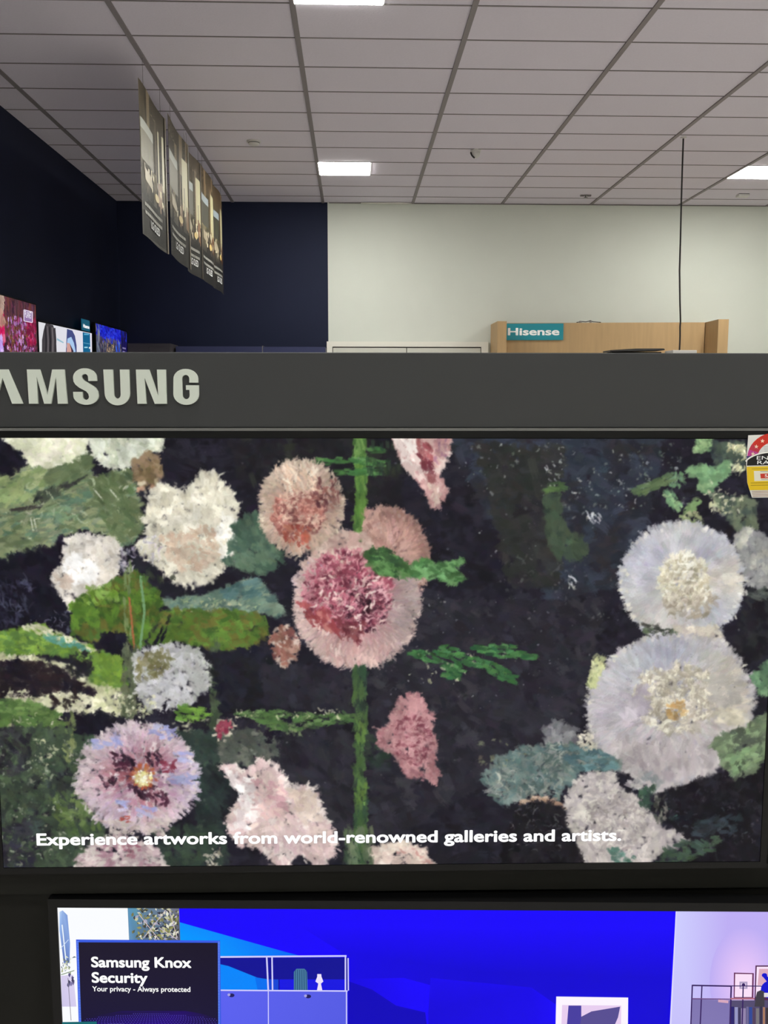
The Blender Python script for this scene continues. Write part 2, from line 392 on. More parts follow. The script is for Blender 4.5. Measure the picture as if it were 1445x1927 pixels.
# ------------------------------------------------------------------ brush painter used for the glowing screens
class Canvas:
    def __init__(self, Wp, Hp, to, scale, seed):
        self.W, self.H, self.to, self.s = Wp, Hp, to, scale
        self.a = np.zeros((Hp, Wp, 3), np.float32); self.r = np.random.default_rng(seed)
        r = self.r; self.masks = []; self.ridge = []
        for k in range(24):
            br = r.random(40); br = np.convolve(br, np.ones(3) / 3, 'same')
            start = r.random(40) * .22; end = 1 - r.random(40) * .34
            t = np.linspace(0, 1, 64)[None]
            m = (t > start[:, None]) * (t < end[:, None]) * (br[:, None] > .22 + .28 * np.clip(t - .55, 0, 1) * 2)
            e = np.minimum(np.arange(40), 39 - np.arange(40))[:, None] / 5.0
            self.masks.append((m * np.clip(e + .2, 0, 1)).astype(np.float32)); self.ridge.append(((br - .5) * 1.0).astype(np.float32))
    def stroke(self, x, y, L, Wd, ang, col, alpha=1.0, tex=.16, curve=0.0):
        px, py = self.to(x, y); L = max(L * self.s, 1.5); Wd = max(Wd * self.s, 1.2)
        h = (L + Wd) * .5 + 1 + abs(curve) * L
        x0, x1, y0, y1 = int(max(px - h, 0)), int(min(px + h + 1, self.W)), int(max(py - h, 0)), int(min(py + h + 1, self.H))
        if x1 <= x0 or y1 <= y0: return
        X = np.arange(x0, x1, dtype=np.float32)[None] - px; Y = np.arange(y0, y1, dtype=np.float32)[:, None] - py
        c, s = math.cos(ang), math.sin(ang)
        u = (X * c + Y * s) / L + .5; v = (Y * c - X * s) / Wd + .5
        if curve: v = v + curve * L / Wd * 4 * (u - .5) ** 2
        k = int(self.r.integers(24))
        ui = (u * 64).astype(np.int32); vi = (v * 40).astype(np.int32)
        ok = (u >= 0) & (u < 1) & (v >= 0) & (v < 1)
        ui = np.clip(ui, 0, 63); vi = np.clip(vi, 0, 39)
        al = self.masks[k][vi, ui] * ok * alpha
        cc = np.asarray(col, np.float32)[None, None] * (1 + tex * self.ridge[k][vi])[..., None]
        A = self.a[y0:y1, x0:x1]; A += (cc - A) * al[..., None]
    def pick(self, pal, jit, x=None, y=None):
        r = self.r
        if x is None: c = np.array(pal[int(r.integers(len(pal)))], float)
        else:                                            # neighbouring strokes share a hue: the paint lies in patches
            f = self.field(x, y) + r.normal(0, .10); c = np.array(pal[int(np.clip(f, 0, .999) * len(pal))], float)
            c = c * (1 + (self.field(x * 1.7 + 900, y * 1.7) - .5) * .30); jit = jit * .62
        return c * (1 + r.normal(0, jit)) + r.normal(0, jit * 40, 3)
    def field(self, x, y):
        """smooth noise, 0..1, with patches some 40 sketch units across"""
        if not hasattr(self, 'nz'):
            g = np.random.default_rng(77).random((64, 64)); self.nz = np.clip((g - .5) * 1.5 + .5, 0, 1)
        def s(u, v):
            i, j = int(math.floor(u)), int(math.floor(v)); a, b = u - i, v - j; a, b = a * a * (3 - 2 * a), b * b * (3 - 2 * b); n = self.nz
            return (n[i % 64, j % 64] * (1 - a) + n[(i + 1) % 64, j % 64] * a) * (1 - b) + (n[i % 64, (j + 1) % 64] * (1 - a) + n[(i + 1) % 64, (j + 1) % 64] * a) * b
        return .62 * s(x / 34, y / 34) + .38 * s(x / 13 + 20, y / 13 + 7)
    def soften(self, x0, y0, x1, y1, n=1):
        """wet paint: blend the strokes laid so far inside a box"""
        a0, b0 = self.to(x0, y0); a1, b1 = self.to(x1, y1)
        a0, b0, a1, b1 = int(max(a0, 1)), int(max(b0, 1)), int(min(a1, self.W - 1)), int(min(b1, self.H - 1))
        if a1 <= a0 or b1 <= b0: return
        for k in range(n):
            A = self.a[b0 - 1:b1 + 1, a0 - 1:a1 + 1]
            H_ = (A[:, :-2] + 2 * A[:, 1:-1] + A[:, 2:]) / 4
            self.a[b0:b1, a0:a1] = (H_[:-2] + 2 * H_[1:-1] + H_[2:]) / 4
    def area(self, pts, pal, n, L, Wd, ang=0.0, aj=.5, jit=.07, alpha=.9, under=True, tex=.16):
        P = np.array(pts, float); x0, y0 = P.min(0); x1, y1 = P.max(0); r = self.r
        if under:
            m = max(14, int((x1 - x0) * (y1 - y0) / 62))
            self._fill(P, pal, m, 16, 11, ang, .8, jit, 1.0, tex)
            self.soften(x0 + 4, y0 + 4, x1 - 4, y1 - 4, 1)
        self._fill(P, pal, n, L, Wd, ang, aj, jit, alpha, tex)
    def _inside(self, P, x, y):
        j = len(P) - 1; c = False
        for i in range(len(P)):
            if (P[i, 1] > y) != (P[j, 1] > y) and x < (P[j, 0] - P[i, 0]) * (y - P[i, 1]) / (P[j, 1] - P[i, 1]) + P[i, 0]: c = not c
            j = i
        return c
    def _fill(self, P, pal, n, L, Wd, ang, aj, jit, alpha, tex):
        x0, y0 = P.min(0); x1, y1 = P.max(0); r = self.r; k = 0; tries = 0
        cx, cy = P.mean(0)
        while k < n and tries < n * 6:
            tries += 1
            x, y = r.uniform(x0, x1), r.uniform(y0, y1)
            if not self._inside(P, x, y): continue
            a = math.atan2(y - cy, x - cx) if ang == 'radial' else (r.uniform(0, math.pi) if ang == 'any' else ang)
            self.stroke(x, y, L * r.uniform(.5, 1.5), Wd * r.uniform(.6, 1.4), a + r.normal(0, aj), self.pick(pal, jit, x, y), alpha * r.uniform(.55, 1), tex, r.normal(0, .07)); k += 1
    def fringe(self, pts, pal, step, L, Wd, out=.35):
        """short strokes across an outline, so that petals end in a ragged brushed edge"""
        P = np.array(pts, float); c = P.mean(0); r = self.r
        for i in range(len(P)):
            a, b = P[i], P[(i + 1) % len(P)]; d = np.hypot(*(b - a))
            for t in np.arange(0, 1, step / max(d, step)):
                q = a + (b - a) * t + r.normal(0, 3, 2); L_ = L * r.uniform(.35, 1.0); n = math.atan2(q[1] - c[1], q[0] - c[0])
                self.stroke(q[0] + out * L * math.cos(n) * r.uniform(-.6, .6), q[1] + out * L * math.sin(n) * r.uniform(-.6, .6), L_, Wd * r.uniform(.6, 1.4), n + r.normal(0, .6), self.pick(pal, .05, q[0], q[1]), r.uniform(.35, .85))
    def rad(self, cx, cy, rx, ry, stops, n, L, Wd, r0=0.0, r1=.955, aj=.22, jit=.07, tint=None, lobes=0.0, a0=0.0, a1=2 * math.pi):
        """petal strokes laid along the radius, from the rim in towards the centre"""
        r = self.r; q = np.sort(r0 + (r1 - r0) * np.sqrt(r.random(n)))[::-1]
        ph = r.random(6) * 6.28
        for rr in q:
            th = r.uniform(a0, a1)
            k = rr * (1 + lobes * (math.sin(3 * th + ph[0]) * .5 + math.sin(7 * th + ph[1]) * .35 + math.sin(13 * th + ph[2]) * .3))
            x, y = cx + rx * k * math.cos(th), cy + ry * k * math.sin(th)
            i = max(j for j in range(len(stops)) if stops[j][0] <= rr + 1e-6 or j == 0); j = min(i + 1, len(stops) - 1)
            t = 0 if i == j else min(1, max(0, (rr - stops[i][0]) / (stops[j][0] - stops[i][0])))
            c = np.array(stops[i][1], float) * (1 - t) + np.array(stops[j][1], float) * t
            if tint: 
                for (ta, tw, tc, tm) in tint:
                    w_ = max(0, math.cos(th - ta)) ** tw * tm; c = c * (1 - w_) + np.array(tc, float) * w_
            c = c * (1 + r.normal(0, jit * .7) + (self.field(x * 1.5, y * 1.5) - .5) * .24) + r.normal(0, 3, 3)
            self.stroke(x, y, L * r.uniform(.5, 1.4), Wd * r.uniform(.6, 1.3), math.atan2(ry * math.sin(th), rx * math.cos(th)) + r.normal(0, aj), c, r.uniform(.4, .9), .2, r.normal(0, .06))
    def ruffle(self, cx, cy, rx, ry, light, dark, n, L, Wd, jit=.08):
        """crumpled petals: a dark stroke with a light curl laid just above it"""
        r = self.r
        for k in range(n):
            rr = math.sqrt(r.random()); th = r.uniform(0, 2 * math.pi); x, y = cx + rx * rr * math.cos(th), cy + ry * rr * math.sin(th)
            a = r.uniform(0, math.pi); l_ = L * r.uniform(.5, 1.3)
            f = self.field(x * 2.1, y * 2.1)
            if r.random() < .25 + .6 * (1 - f): self.stroke(x + 2, y + Wd * .6, l_ * 1.1, Wd * 1.2, a, self.pick(dark, jit * .6, x, y), r.uniform(.35, .8), .2, r.normal(0, .22))
            if r.random() < .35 + .9 * f: self.stroke(x, y, l_ * r.uniform(.6, 1.2), Wd * r.uniform(.5, 1.2), a + r.normal(0, .3), self.pick(light, jit * .6, x, y), r.uniform(.45, .9), .25, r.normal(0, .3))
    def specks(self, x0, y0, x1, y1, pal, n, L=4, Wd=2.2, alpha=.8):
        r = self.r; k = 0; t = 0
        while k < n and t < n * 5:
            t += 1; x, y = r.uniform(x0, x1), r.uniform(y0, y1)
            if r.random() > (self.field(x * 1.3 + 300, y * 1.3) * 1.6 - .3) ** 2: continue
            z = min(math.exp(r.normal(-.1, .5)), 1.7); k += 1
            self.stroke(x, y, L * z * r.uniform(.5, 1.3), Wd * z * r.uniform(.6, 1.4), r.uniform(0, 3.1), self.pick(pal, .1), alpha * r.uniform(.3, 1), .16, r.normal(0, .3))
    def mesh(self, name, Wm, Hm, m, parent, y, axis='front'):
        W_, H_ = self.W, self.H
        gx, gz = np.meshgrid(np.linspace(-Wm / 2, Wm / 2, W_), np.linspace(Hm / 2, -Hm / 2, H_))
        co = np.empty((H_ * W_, 3), np.float32)
        if axis == 'front': co[:, 0] = gx.ravel(); co[:, 1] = y; co[:, 2] = gz.ravel()
        else: co[:, 1] = gx.ravel(); co[:, 0] = y; co[:, 2] = gz.ravel()
        i = np.arange(H_ * W_).reshape(H_, W_)
        q = np.stack([i[1:, :-1], i[1:, 1:], i[:-1, 1:], i[:-1, :-1]], -1).reshape(-1, 4).astype(np.int32)
        me = bpy.data.meshes.new(name); nq = len(q)
        me.vertices.add(len(co)); me.vertices.foreach_set('co', co.ravel())
        me.loops.add(nq * 4); me.loops.foreach_set('vertex_index', q.ravel())
        me.polygons.add(nq); me.polygons.foreach_set('loop_start', np.arange(0, nq * 4, 4, dtype=np.int32))
        me.update(calc_edges=True)
        at = me.color_attributes.new('picture', 'FLOAT_COLOR', 'POINT')
        c = np.ones((H_ * W_, 4), np.float32); c[:, :3] = lin(np.clip(self.a, 0, 255)).reshape(-1, 3)
        at.data.foreach_set('color', c.ravel())
        return link(name, me, parent, m)
# ------------------------------------------------------------------ fittings along the back wall
# oak display bay: two posts and the header board between them
t = empty('oak_display_bay', (3.3, 12.6, 0)); tag(t, 'light oak display bay standing against the white wall right of the door', 'display bay')
def rel(pts): return [(x - 3.3, y - 12.6) for x, y in pts]
MB().prism(rel([(1.884, 12.28), (2.005, 12.28), (2.02, 12.88), (1.884, 12.88)]), 0, 2.65).done('post', M_WOOD, t)
MB().prism(rel([(4.62, 11.85), (4.752, 11.85), (4.80, 12.88), (4.68, 12.88)]), 0, 2.65).done('post', M_WOOD, t)
MB().prism(rel([(2.012, 12.60), (4.64, 12.36), (4.645, 12.42), (2.013, 12.66)]), 1.9, 2.65).done('header_board', M_WOOD, t)
MB().prism(rel([(2.013, 12.66), (4.645, 12.42), (4.67, 12.86), (2.02, 12.86)]), 0, 1.9).done('back_board', M_WOOD, t)
s = empty('shop_sign', (2.05, 12.585, 2.424), math.atan2(-.24, 2.63)); tag(s, 'teal sign with bold white lettering fixed to the oak bay', 'sign')
MB().box(0, .752, -.012, 0, 0, .217).done('panel', M_TEAL, s)
text_mesh('lettering', 'Hisense', .018, .700, .062, .098, M_SIGNWHITE, s, y=-.0135, bold=.030)
t = empty('loose_cable', (3.0, 12.55, 2.651)); tag(t, 'thin loose cable lying along the top of the oak bay', 'cable')
MB().tube([(-.02, 0, .006), (.02, -.01, .012), (.06, -.02, .016), (.10, -.02, .012), (.14, -.02, .022), (.16, -.025, .030), (.19, -.03, .014), (.30, -.03, .006)], .005, 6).done('cable', M_CORD, t)
for x in (.03, .165): MB().box(x - .012, x + .012, -.035, -.005, 0, .024).done('cable_clip', M_WIRE, t)

# dark low fittings in the navy corner
t = empty('grey_cabinet', (-2.68, 12.48, 0)); tag(t, 'dark grey cabinet in the navy corner beside the farthest wall screen', 'cabinet')
MB().box(-.20, .35, -.24, .27, .06, 2.352).done('body', M_CABINET, t, bevel=.004)
MB().box(-.18, .33, -.22, .27, 0, .06).done('plinth', M_DARKPL, t)
for a, b in ((-.19, .072), (.078, .34)): 
    q = MB().box(a, b, -.255, -.241, .08, 2.30).done('door', M_CABINET, t)
    hx = b - .04 if a < -.1 else a + .03
    MB().box(hx, hx + .012, -.275, -.2555, 1.0, 1.15).done('handle', M_WIRE, q)
t = empty('navy_partition', (-1.34, 12.6, 0)); tag(t, 'low navy partition against the navy wall left of the white door', 'partition')
MB().box(-.96, .16, -.18, .27, 0, 2.325).done('panel', M_NAVYPANEL, t)
MB().box(.172, .985, -.18, .27, 0, 2.322).done('panel', M_NAVYPANEL, t)
MB().box(.16, .172, -.17, .26, 0, 2.335).done('joint_strip', M_WIRE, t)

# what the cord feeds: a display stand whose top just shows over the rack
t = empty('display_stand', (2.915, 9.7, -.006)); tag(t, 'black topped display stand just showing above the rack, below the cord', 'stand')
MB().prism([(-.29, 2.145), (.27, 2.160), (.27, 2.172), (.255, 2.178), (-.02, 2.176), (-.29, 2.160)], -.14, .14, 'y').done('top', M_DARKPL, t)
MB().box(-.26, .25, -.10, .10, .05, 2.144).done('body', M_RACKDARK, t)
MB().box(-.30, .275, -.2, .2, 0, .05).done('base', M_RACKDARK, t)
t = empty('white_display_box', (3.345, 9.48, 0)); tag(t, 'white display box where the black cord ends, mostly behind the rack', 'box')
MB().box(-.145, .10, -.12, .12, .04, 2.146).done('body', M_PLASTIC, t, bevel=.006)
MB().box(-.13, .085, -.10, .10, 0, .04).done('plinth', M_DARKPL, t)

# ------------------------------------------------------------------ televisions on the navy left wall
LEFT = ((-0.0001530929, -0.00057111834, 8.6548842), (-0.0025688626, -0.004543125, 5.079188), (-0.0015131986, 5.1222761e-06, 1.0))
def wall_tv(y0, y1, ztop, label):
    Wd = y1 - y0; Hd = Wd * .575
    t = empty('wall_television', (-3.03, (y0 + y1) / 2, ztop - Hd / 2)); tag(t, label, 'television', 'televisions on the left wall')
    MB().box(-.040, -.003, -Wd / 2, Wd / 2, -Hd / 2, Hd / 2).done('housing', M_BEZEL, t, bevel=.004)
    MB().box(-.003, .001, -Wd / 2, Wd / 2, Hd / 2 - .010, Hd / 2).box(-.003, .001, -Wd / 2, Wd / 2, -Hd / 2, -Hd / 2 + .014) \
        .box(-.003, .001, -Wd / 2, -Wd / 2 + .010, -Hd / 2 + .014, Hd / 2 - .010).box(-.003, .001, Wd / 2 - .010, Wd / 2, -Hd / 2 + .014, Hd / 2 - .010).done('bezel', M_BEZEL, t)
    MB().box(-.0875, -.040, -.25, .25, -.2, .2).done('wall_bracket', M_DARKPL, t)
    return t, Wd, Hd, (y0 + y1) / 2, ztop - Hd / 2
# nearest: a flower garden
t, Wd, Hd, yc, zc = wall_tv(7.33, 9.235, 2.563, 'wall television showing a purple and red flower garden, nearest of three')
cw, ch = 420, int(420 * (Hd - .024) / (Wd - .02))
def to_a(x, y):
    a, b = hmap(LEFT, x, y); return ((a - yc) / (Wd - .02) + .5) * (cw - 1), (.5 - (b - zc) / (Hd - .024)) * (ch - 1)
c = Canvas(cw, ch, lambda x, y: (x, y), 1.0, 5); c.a[:] = (58, 34, 48)
r = c.r
for k in range(900): c.stroke(r.uniform(0, cw), r.uniform(0, ch), 16, 6, r.uniform(0, 3.14), c.pick([(70, 34, 50), (86, 50, 56), (58, 40, 40), (96, 40, 70)], .1))
for k in range(260): c.stroke(r.uniform(cw * .5, cw), r.uniform(0, ch * .3), 9, 30, r.normal(0, .1), c.pick([(96, 58, 70), (70, 40, 50), (120, 62, 60)], .1), .6)
for k in range(520):
    x, y = to_a(r.uniform(14, 66), r.uniform(598, 700)); c.stroke(x, y, 12, 8, r.uniform(0, 3.14), c.pick([(170, 110, 180), (150, 60, 110), (196, 150, 205), (90, 50, 44), (120, 84, 52), (104, 30, 60)], .12), .85)
for k in range(90):
    x, y = to_a(r.uniform(50, 67), r.uniform(600, 650)); c.stroke(x, y, 14, 10, r.uniform(0, 3.14), c.pick([(190, 50, 96), (150, 30, 70), (120, 24, 60)], .1), .8)
x, y = to_a(4, 617); [c.stroke(x + r.normal(0, 6), y + r.normal(0, 14), 20, 14, 1.5, c.pick([(214, 40, 104), (190, 20, 84), (228, 110, 150)], .06)) for k in range(60)]
x, y = to_a(2, 566); [c.stroke(x + r.normal(0, 6), y + r.normal(0, 8), 18, 12, .9, c.pick([(196, 176, 160), (170, 140, 130)], .06)) for k in range(40)]
x, y = to_a(2, 600); [c.stroke(x + r.normal(0, 8), y + r.normal(0, 6), 16, 10, .9, c.pick([(170, 120, 110), (190, 150, 130)], .06)) for k in range(40)]
x, y = to_a(1, 654); [c.stroke(x + r.normal(0, 6), y + r.normal(0, 8), 18, 12, .9, c.pick([(206, 176, 240), (186, 150, 230)], .06)) for k in range(50)]
c.mesh('screen', Wd - .02, Hd - .024, M_SCREEN, t, -.0005, 'side')
def left_text(parent, s, px, h, bold=.02):
    """lettering flat on a wall screen, at sketch corners px = (x left, x right, y baseline)"""
    a0 = hmap(LEFT, px[0], px[2]); a1 = hmap(LEFT, px[1], px[2])
    o = text_mesh('caption', s, a0[0], a1[0], a0[1], h, M_TEXTGLOW, parent, bold=bold)
    for v in o.data.vertices: v.co = (.0006, v.co.x - parent.location.y, v.co.z - parent.location.z)
    return o
PL = lambda a, b, k: (.0003 + k, a, b)
pc = Pic(lambda x, y: hmap(LEFT, x, y), lambda a, b, k: (.0002 + k, a - yc, b - zc))
for p, q in (((45, 583), (45, 604)), ((45, 583), (61, 587)), ((61, 587), (61, 607)), ((45, 604), (61, 607))): pc.line(p, q, 1.4, (240, 226, 250))
pc.poly([(46, 584), (60, 588), (60, 606), (46, 603)], (150, 120, 170))
pc.done('caption_box', M_SCREEN, t)
left_text(t, 'PLANET', (47, 59.5, 597), .06, .0)

# middle: two people on a white ground
t, Wd, Hd, yc, zc = wall_tv(9.265, 11.175, 2.418, 'wall television with a white picture and teal strip, second of three')
pc = Pic(lambda x, y: hmap(LEFT, x, y), lambda a, b, k: (k, a - yc, b - zc))
pc.poly([(72.3, 605.5), (172.6, 627.4), (176, 900), (80, 900)], [(222, 222, 226), (226, 224, 238), (226, 224, 238), (222, 222, 226)])
pc.poly([(86, 608), (100, 612), (105, 628), (107, 670), (108, 800), (78, 800), (79, 640), (82, 622)], (66, 62, 66))
for k, (x0, cc) in enumerate(((84, (40, 38, 42)), (88, (98, 92, 96)), (92, (34, 32, 36)), (97, (110, 104, 106)), (102, (52, 48, 52)))):
    pc.poly([(x0, 613 + k), (x0 + 2.2, 613 + k), (x0 + 4, 640), (x0 + 3, 700), (x0 + .5, 700), (x0 + 1.5, 640)], cc)
pc.poly([(107, 636), (120, 644), (119, 646), (107, 640)], (150, 190, 206))
pc.poly([(126, 619), (136, 622), (141, 632), (144, 650), (145, 700), (122, 700), (125, 640)], (70, 78, 130))
pc.poly([(127, 637), (134, 634), (139, 645), (142, 660), (142, 700), (130, 680), (125, 652)], (168, 200, 236))
pc.poly([(126, 645), (131, 646), (137, 658), (140, 700), (124, 700)], (206, 158, 150))
pc.poly([(131, 646), (138, 660), (140, 690), (137, 690), (134, 658)], (60, 40, 60))
pc.poly([(155.5, 625), (169.2, 627.6), (171.2, 720), (157.5, 720)], (22, 98, 140))
pc.line((157, 645), (170, 647.5), .8, (110, 180, 210)); pc.rect(158, 627.6, 167.5, 630.4, (90, 170, 206))
pc.rect(158.5, 652.5, 165, 655, (150, 210, 230)); pc.rect(167.3, 653, 169.6, 656.2, (235, 240, 235))
pc.done('screen', M_SCREEN, t)
s = empty('brand_plate', (-3.026, 10.90, 2.4185)); tag(s, 'small teal plate with white lettering standing on the middle wall television', 'sign')
MB().box(-.006, 0, -.16, .16, 0, .125).done('panel', M_TEALGLOW, s)
o = text_mesh('lettering', 'Hisense', -.11, .14, .030, .042, M_TEXTGLOW, s, bold=.03)
for v in o.data.vertices: v.co = (.0008, v.co.x, v.co.z)

# farthest: a town at dusk
t, Wd, Hd, yc, zc = wall_tv(11.315, 12.86, 2.548, 'wall television showing a town under a blue night sky, farthest of three')
cw, ch = 360, int(360 * (Hd - .024) / (Wd - .02))
c = Canvas(cw, ch, lambda x, y: (x, y), 1.0, 9); c.a[:] = (44, 44, 66); r = c.r
def to_c(x, y):
    a, b = hmap(LEFT, x, y); return ((a - yc) / (Wd - .02) + .5) * (cw - 1), (.5 - (b - zc) / (Hd - .024)) * (ch - 1)
for k in range(500): c.stroke(r.uniform(0, cw), r.uniform(0, ch * .12) + r.random() ** 2 * 22, 26, 8, r.normal(0, .15), c.pick([(30, 36, 190), (44, 60, 210), (24, 28, 160)], .07))
for k in range(900):
    x, y = r.uniform(0, cw * .78), r.uniform(ch * .17, ch); wv = abs(x - cw * .42) / cw
    c.stroke(x, y, 14, 7, 1.57 + r.normal(0, .2), c.pick([(84, 78, 104), (60, 62, 84), (120, 112, 118), (70, 60, 70)] if wv > .12 else [(150, 130, 104), (110, 96, 96), (84, 76, 90)], .1), .85)
for k in range(120): c.stroke(r.uniform(cw * .6, cw * .74), r.uniform(ch * .2, ch), 24, 8, 1.57, c.pick([(40, 80, 220), (70, 120, 235), (40, 50, 180)], .08), .8)
for k in range(120): c.stroke(r.uniform(0, cw * .12), r.uniform(ch * .02, ch), 22, 8, 1.3, c.pick([(110, 120, 140), (70, 80, 110), (140, 140, 140)], .08), .8)
for k in range(200): c.stroke(r.uniform(cw * .8, cw), r.uniform(0, ch), 30, 10, 1.57, c.pick([(30, 24, 84), (24, 20, 70)], .08))
for k in range(60): c.stroke(r.uniform(cw * .3, cw * .55), r.uniform(ch * .25, ch * .7), 5, 4, 0, c.pick([(236, 206, 150), (206, 170, 120)], .08))
for yy, n_ in ((.30, 9), (.44, 7)):
    for k in range(n_): c.stroke(cw * (.84 + .013 * k), ch * (.14 + yy * .4), 4, 6, 0, (150, 140, 196))
c.mesh('screen', Wd - .02, Hd - .024, M_SCREEN, t, -.0005, 'side')

# ------------------------------------------------------------------ the television rack in front
RK_YAW = R(-.8107)
rack = empty('display_rack', (.0492, 1.4255, 0), RK_YAW)
tag(rack, 'charcoal display rack with raised silver lettering on its header, carrying the two televisions', 'display rack')
MB().box(-.86, .84, .006, .42, 1.650, 1.7635).done('header', M_RACK, rack, bevel=.0015)
MB().box(-.86, .84, .0405, .070, .08, 1.650).done('back_panel', M_RACKDARK, rack)
MB().box(-.86, .84, .012, .040, .895, .936).done('rail', M_RACKDARK, rack)
MB().box(-.86, .84, .080, .40, 0, .08).box(-.86, -.82, .071, .40, .08, 1.649).box(.80, .84, .071, .40, .08, 1.649).done('carcass', M_RACKDARK, rack)
MB().box(-.86, .84, .0010, .0058, 1.6455, 1.6475).box(-.86, .84, .0010, .012, 1.6475, 1.6495).done('header_lip', mat('lip_highlight', (104, 104, 102), 0.4), rack)  # lip is a paler grey than the header, painting in its lit edge

# raised letters, drawn in sketch units (66 units tall)
def arc(cx, cy, rx, ry, a0, a1, n=10):
    return [(cx + rx * math.cos(R(a0 + (a1 - a0) * i / n)), cy + ry * math.sin(R(a0 + (a1 - a0) * i / n))) for i in range(n + 1)]
def L_A(x): return [(x, 0), (x + 25, 66), (x + 47, 66), (x + 72, 0), (x + 52, 0), (x + 36, 50), (x + 20, 0)]
def L_M(x): return [(x, 0), (x - 1, 66), (x + 23, 66), (x + 36, 17), (x + 47, 66), (x + 70, 66), (x + 73, 0), (x + 55, 0), (x + 53.5, 52), (x + 42, 0), (x + 29, 0), (x + 17, 52), (x + 17, 0)]
def L_U(x): return [(x, 66), (x + 18, 66), (x + 18.5, 18)] + arc(x + 25, 18, 6.5, 8, 180, 360, 8) + [(x + 31.5, 66), (x + 49, 66), (x + 49, 20)] + arc(x + 25, 20, 24, 23, 0, -180, 16) 
def L_N(x): return [(x, 0), (x - 1, 66), (x + 24, 66), (x + 40, 16), (x + 39, 66), (x + 56, 66), (x + 56, 0), (x + 33, 0), (x + 15, 50), (x + 17, 0)]
def L_S(x):
    o = [(x + 46, 44)] + arc(x + 23.5, 50, 22.5, 18.5, 12, 180, 14) + [(x + 1.6, 43), (x + 5, 37), (x + 12, 31), (x + 25, 24), (x + 29, 19)] + arc(x + 24, 14, 6, 6.5, 30, -180, 8) + [(x + 17.5, 23), (x, 23)] + arc(x + 24, 16, 24, 18, 188, 360, 16) + [(x + 47, 24), (x + 43, 31), (x + 35, 37), (x + 22, 45), (x + 18.5, 49)] + arc(x + 23.5, 52, 6, 5.5, 190, 0, 8) + [(x + 29.8, 44)]
    return o
def L_G(x):
    return [(x + 48, 41), (x + 48, 48)] + arc(x + 24.5, 48, 23.5, 19.5, 5, 178, 14) + [(x, 20)] + arc(x + 24.5, 19, 24.5, 21, 182, 358, 16) + [(x + 49, 36), (x + 24.5, 36), (x + 24.5, 27), (x + 31, 27)] + arc(x + 24.5, 17, 6.8, 8, 0, -180, 8) + [(x + 17.5, 49)] + arc(x + 24.5, 49, 6.8, 7, 180, 0, 8) + [(x + 31, 41)]
U_ = .000787
m = MB()
for pts in (L_S(-98), L_A(-37), L_M(47), L_S(132), L_U(191), L_N(254), L_G(323)):
    m.prism([(-.421 + (x - 132) * U_ - .0492, 1.6862 + z * U_ * .985) for x, z in pts], .0015, .0065, 'y')
m.done('lettering', M_LETTER, rack)

def television(w_, h_, mw, label, name='television'):
    """bezel ring, housing behind it; the picture lies 2 mm behind the bezel's face"""
    t = empty(name); tag(t, label, 'television')
    a, b = w_ / 2, h_ / 2; B = mw
    ring = MB()
    ring.prism([(-a - B, b + B), (a + B, b + B), (a, b), (-a, b)], -.003, .010, 'y').prism([(-a - B, -b - B), (a + B, -b - B), (a, -b), (-a, -b)], -.003, .010, 'y')
    ring.prism([(-a - B, -b - B), (-a, -b), (-a, b), (-a - B, b + B)], -.003, .010, 'y').prism([(a + B, -b - B), (a, -b), (a, b), (a + B, b + B)], -.003, .010, 'y')
    ring.done('bezel', M_BEZEL, t)
    MB().box(-a - B + .001, a + B - .001, .0102, .026, -b - B + .001, b + B - .001).done('housing', M_BEZEL, t)
    return t
TW, TH = 1.2177, .685
tv = television(TW, TH, .0105, 'upper television showing a dark painted picture of pink and white hollyhocks')
y_, t_, q_ = R(-.8107), R(-.6357), R(-.0255)
ex = Vector((math.cos(y_), math.sin(y_), 0)); nn = Vector((math.sin(y_), -math.cos(y_), 0)); ez = Vector((0, 0, 1))
ex, ez = math.cos(q_) * ex + math.sin(q_) * ez, -math.sin(q_) * ex + math.cos(q_) * ez
ez = math.cos(t_) * ez + math.sin(t_) * nn; ey = ez.cross(ex)
tv.matrix_world = Matrix(((ex.x, ey.x, ez.x, .0492), (ex.y, ey.y, ez.y, 1.4255), (ex.z, ey.z, ez.z, 1.292), (0, 0, 0, 1)))

# the painted picture on the upper screen
UP = ((0.00076562514, 8.7099452e-07, -0.55541857), (-3.2633603e-06, -0.00078433755, 0.97165534), (-1.0295155e-05, -6.0741306e-05, 1.0))
CW, CH = 1240, 698
def to_u(x, y):
    a, b = hmap(UP, x, y); return (a / TW + .5) * (CW - 1), (.5 - b / TH) * (CH - 1)
c = Canvas(CW, CH, to_u, CW / 1455.0, 21); c.a[:] = (32, 30, 42); r = c.r
full = [(-60, 800), (1500, 800), (1500, 1660), (-60, 1660)]
c.area(full, [(34, 31, 44), (30, 28, 38), (40, 38, 50), (26, 24, 32)], 3200, 44, 16, 0.1, .5, .06)
c.area([(830, 800), (1250, 800), (1220, 960), (1180, 1090), (1040, 1130), (940, 1000)], [(46, 52, 66), (52, 58, 72), (40, 42, 52), (46, 44, 50)], 900, 34, 13, .2, .6)
c.area([(900, 840), (1060, 840), (1050, 1100), (960, 1100)], [(44, 46, 44), (50, 50, 50), (40, 38, 44)], 300, 34, 13, .4, .6)
c.area([(790, 1130), (1130, 1130), (1090, 1360), (900, 1480), (700, 1590), (700, 1280)], [(48, 46, 56), (42, 40, 50), (38, 36, 46), (54, 52, 60)], 900, 34, 14, .3, .7)
c.area([(380, 1350), (660, 1380), (660, 1600), (620, 1540), (500, 1420)], [(50, 48, 56), (44, 42, 52), (36, 34, 44)], 380, 28, 12, .8, .7)
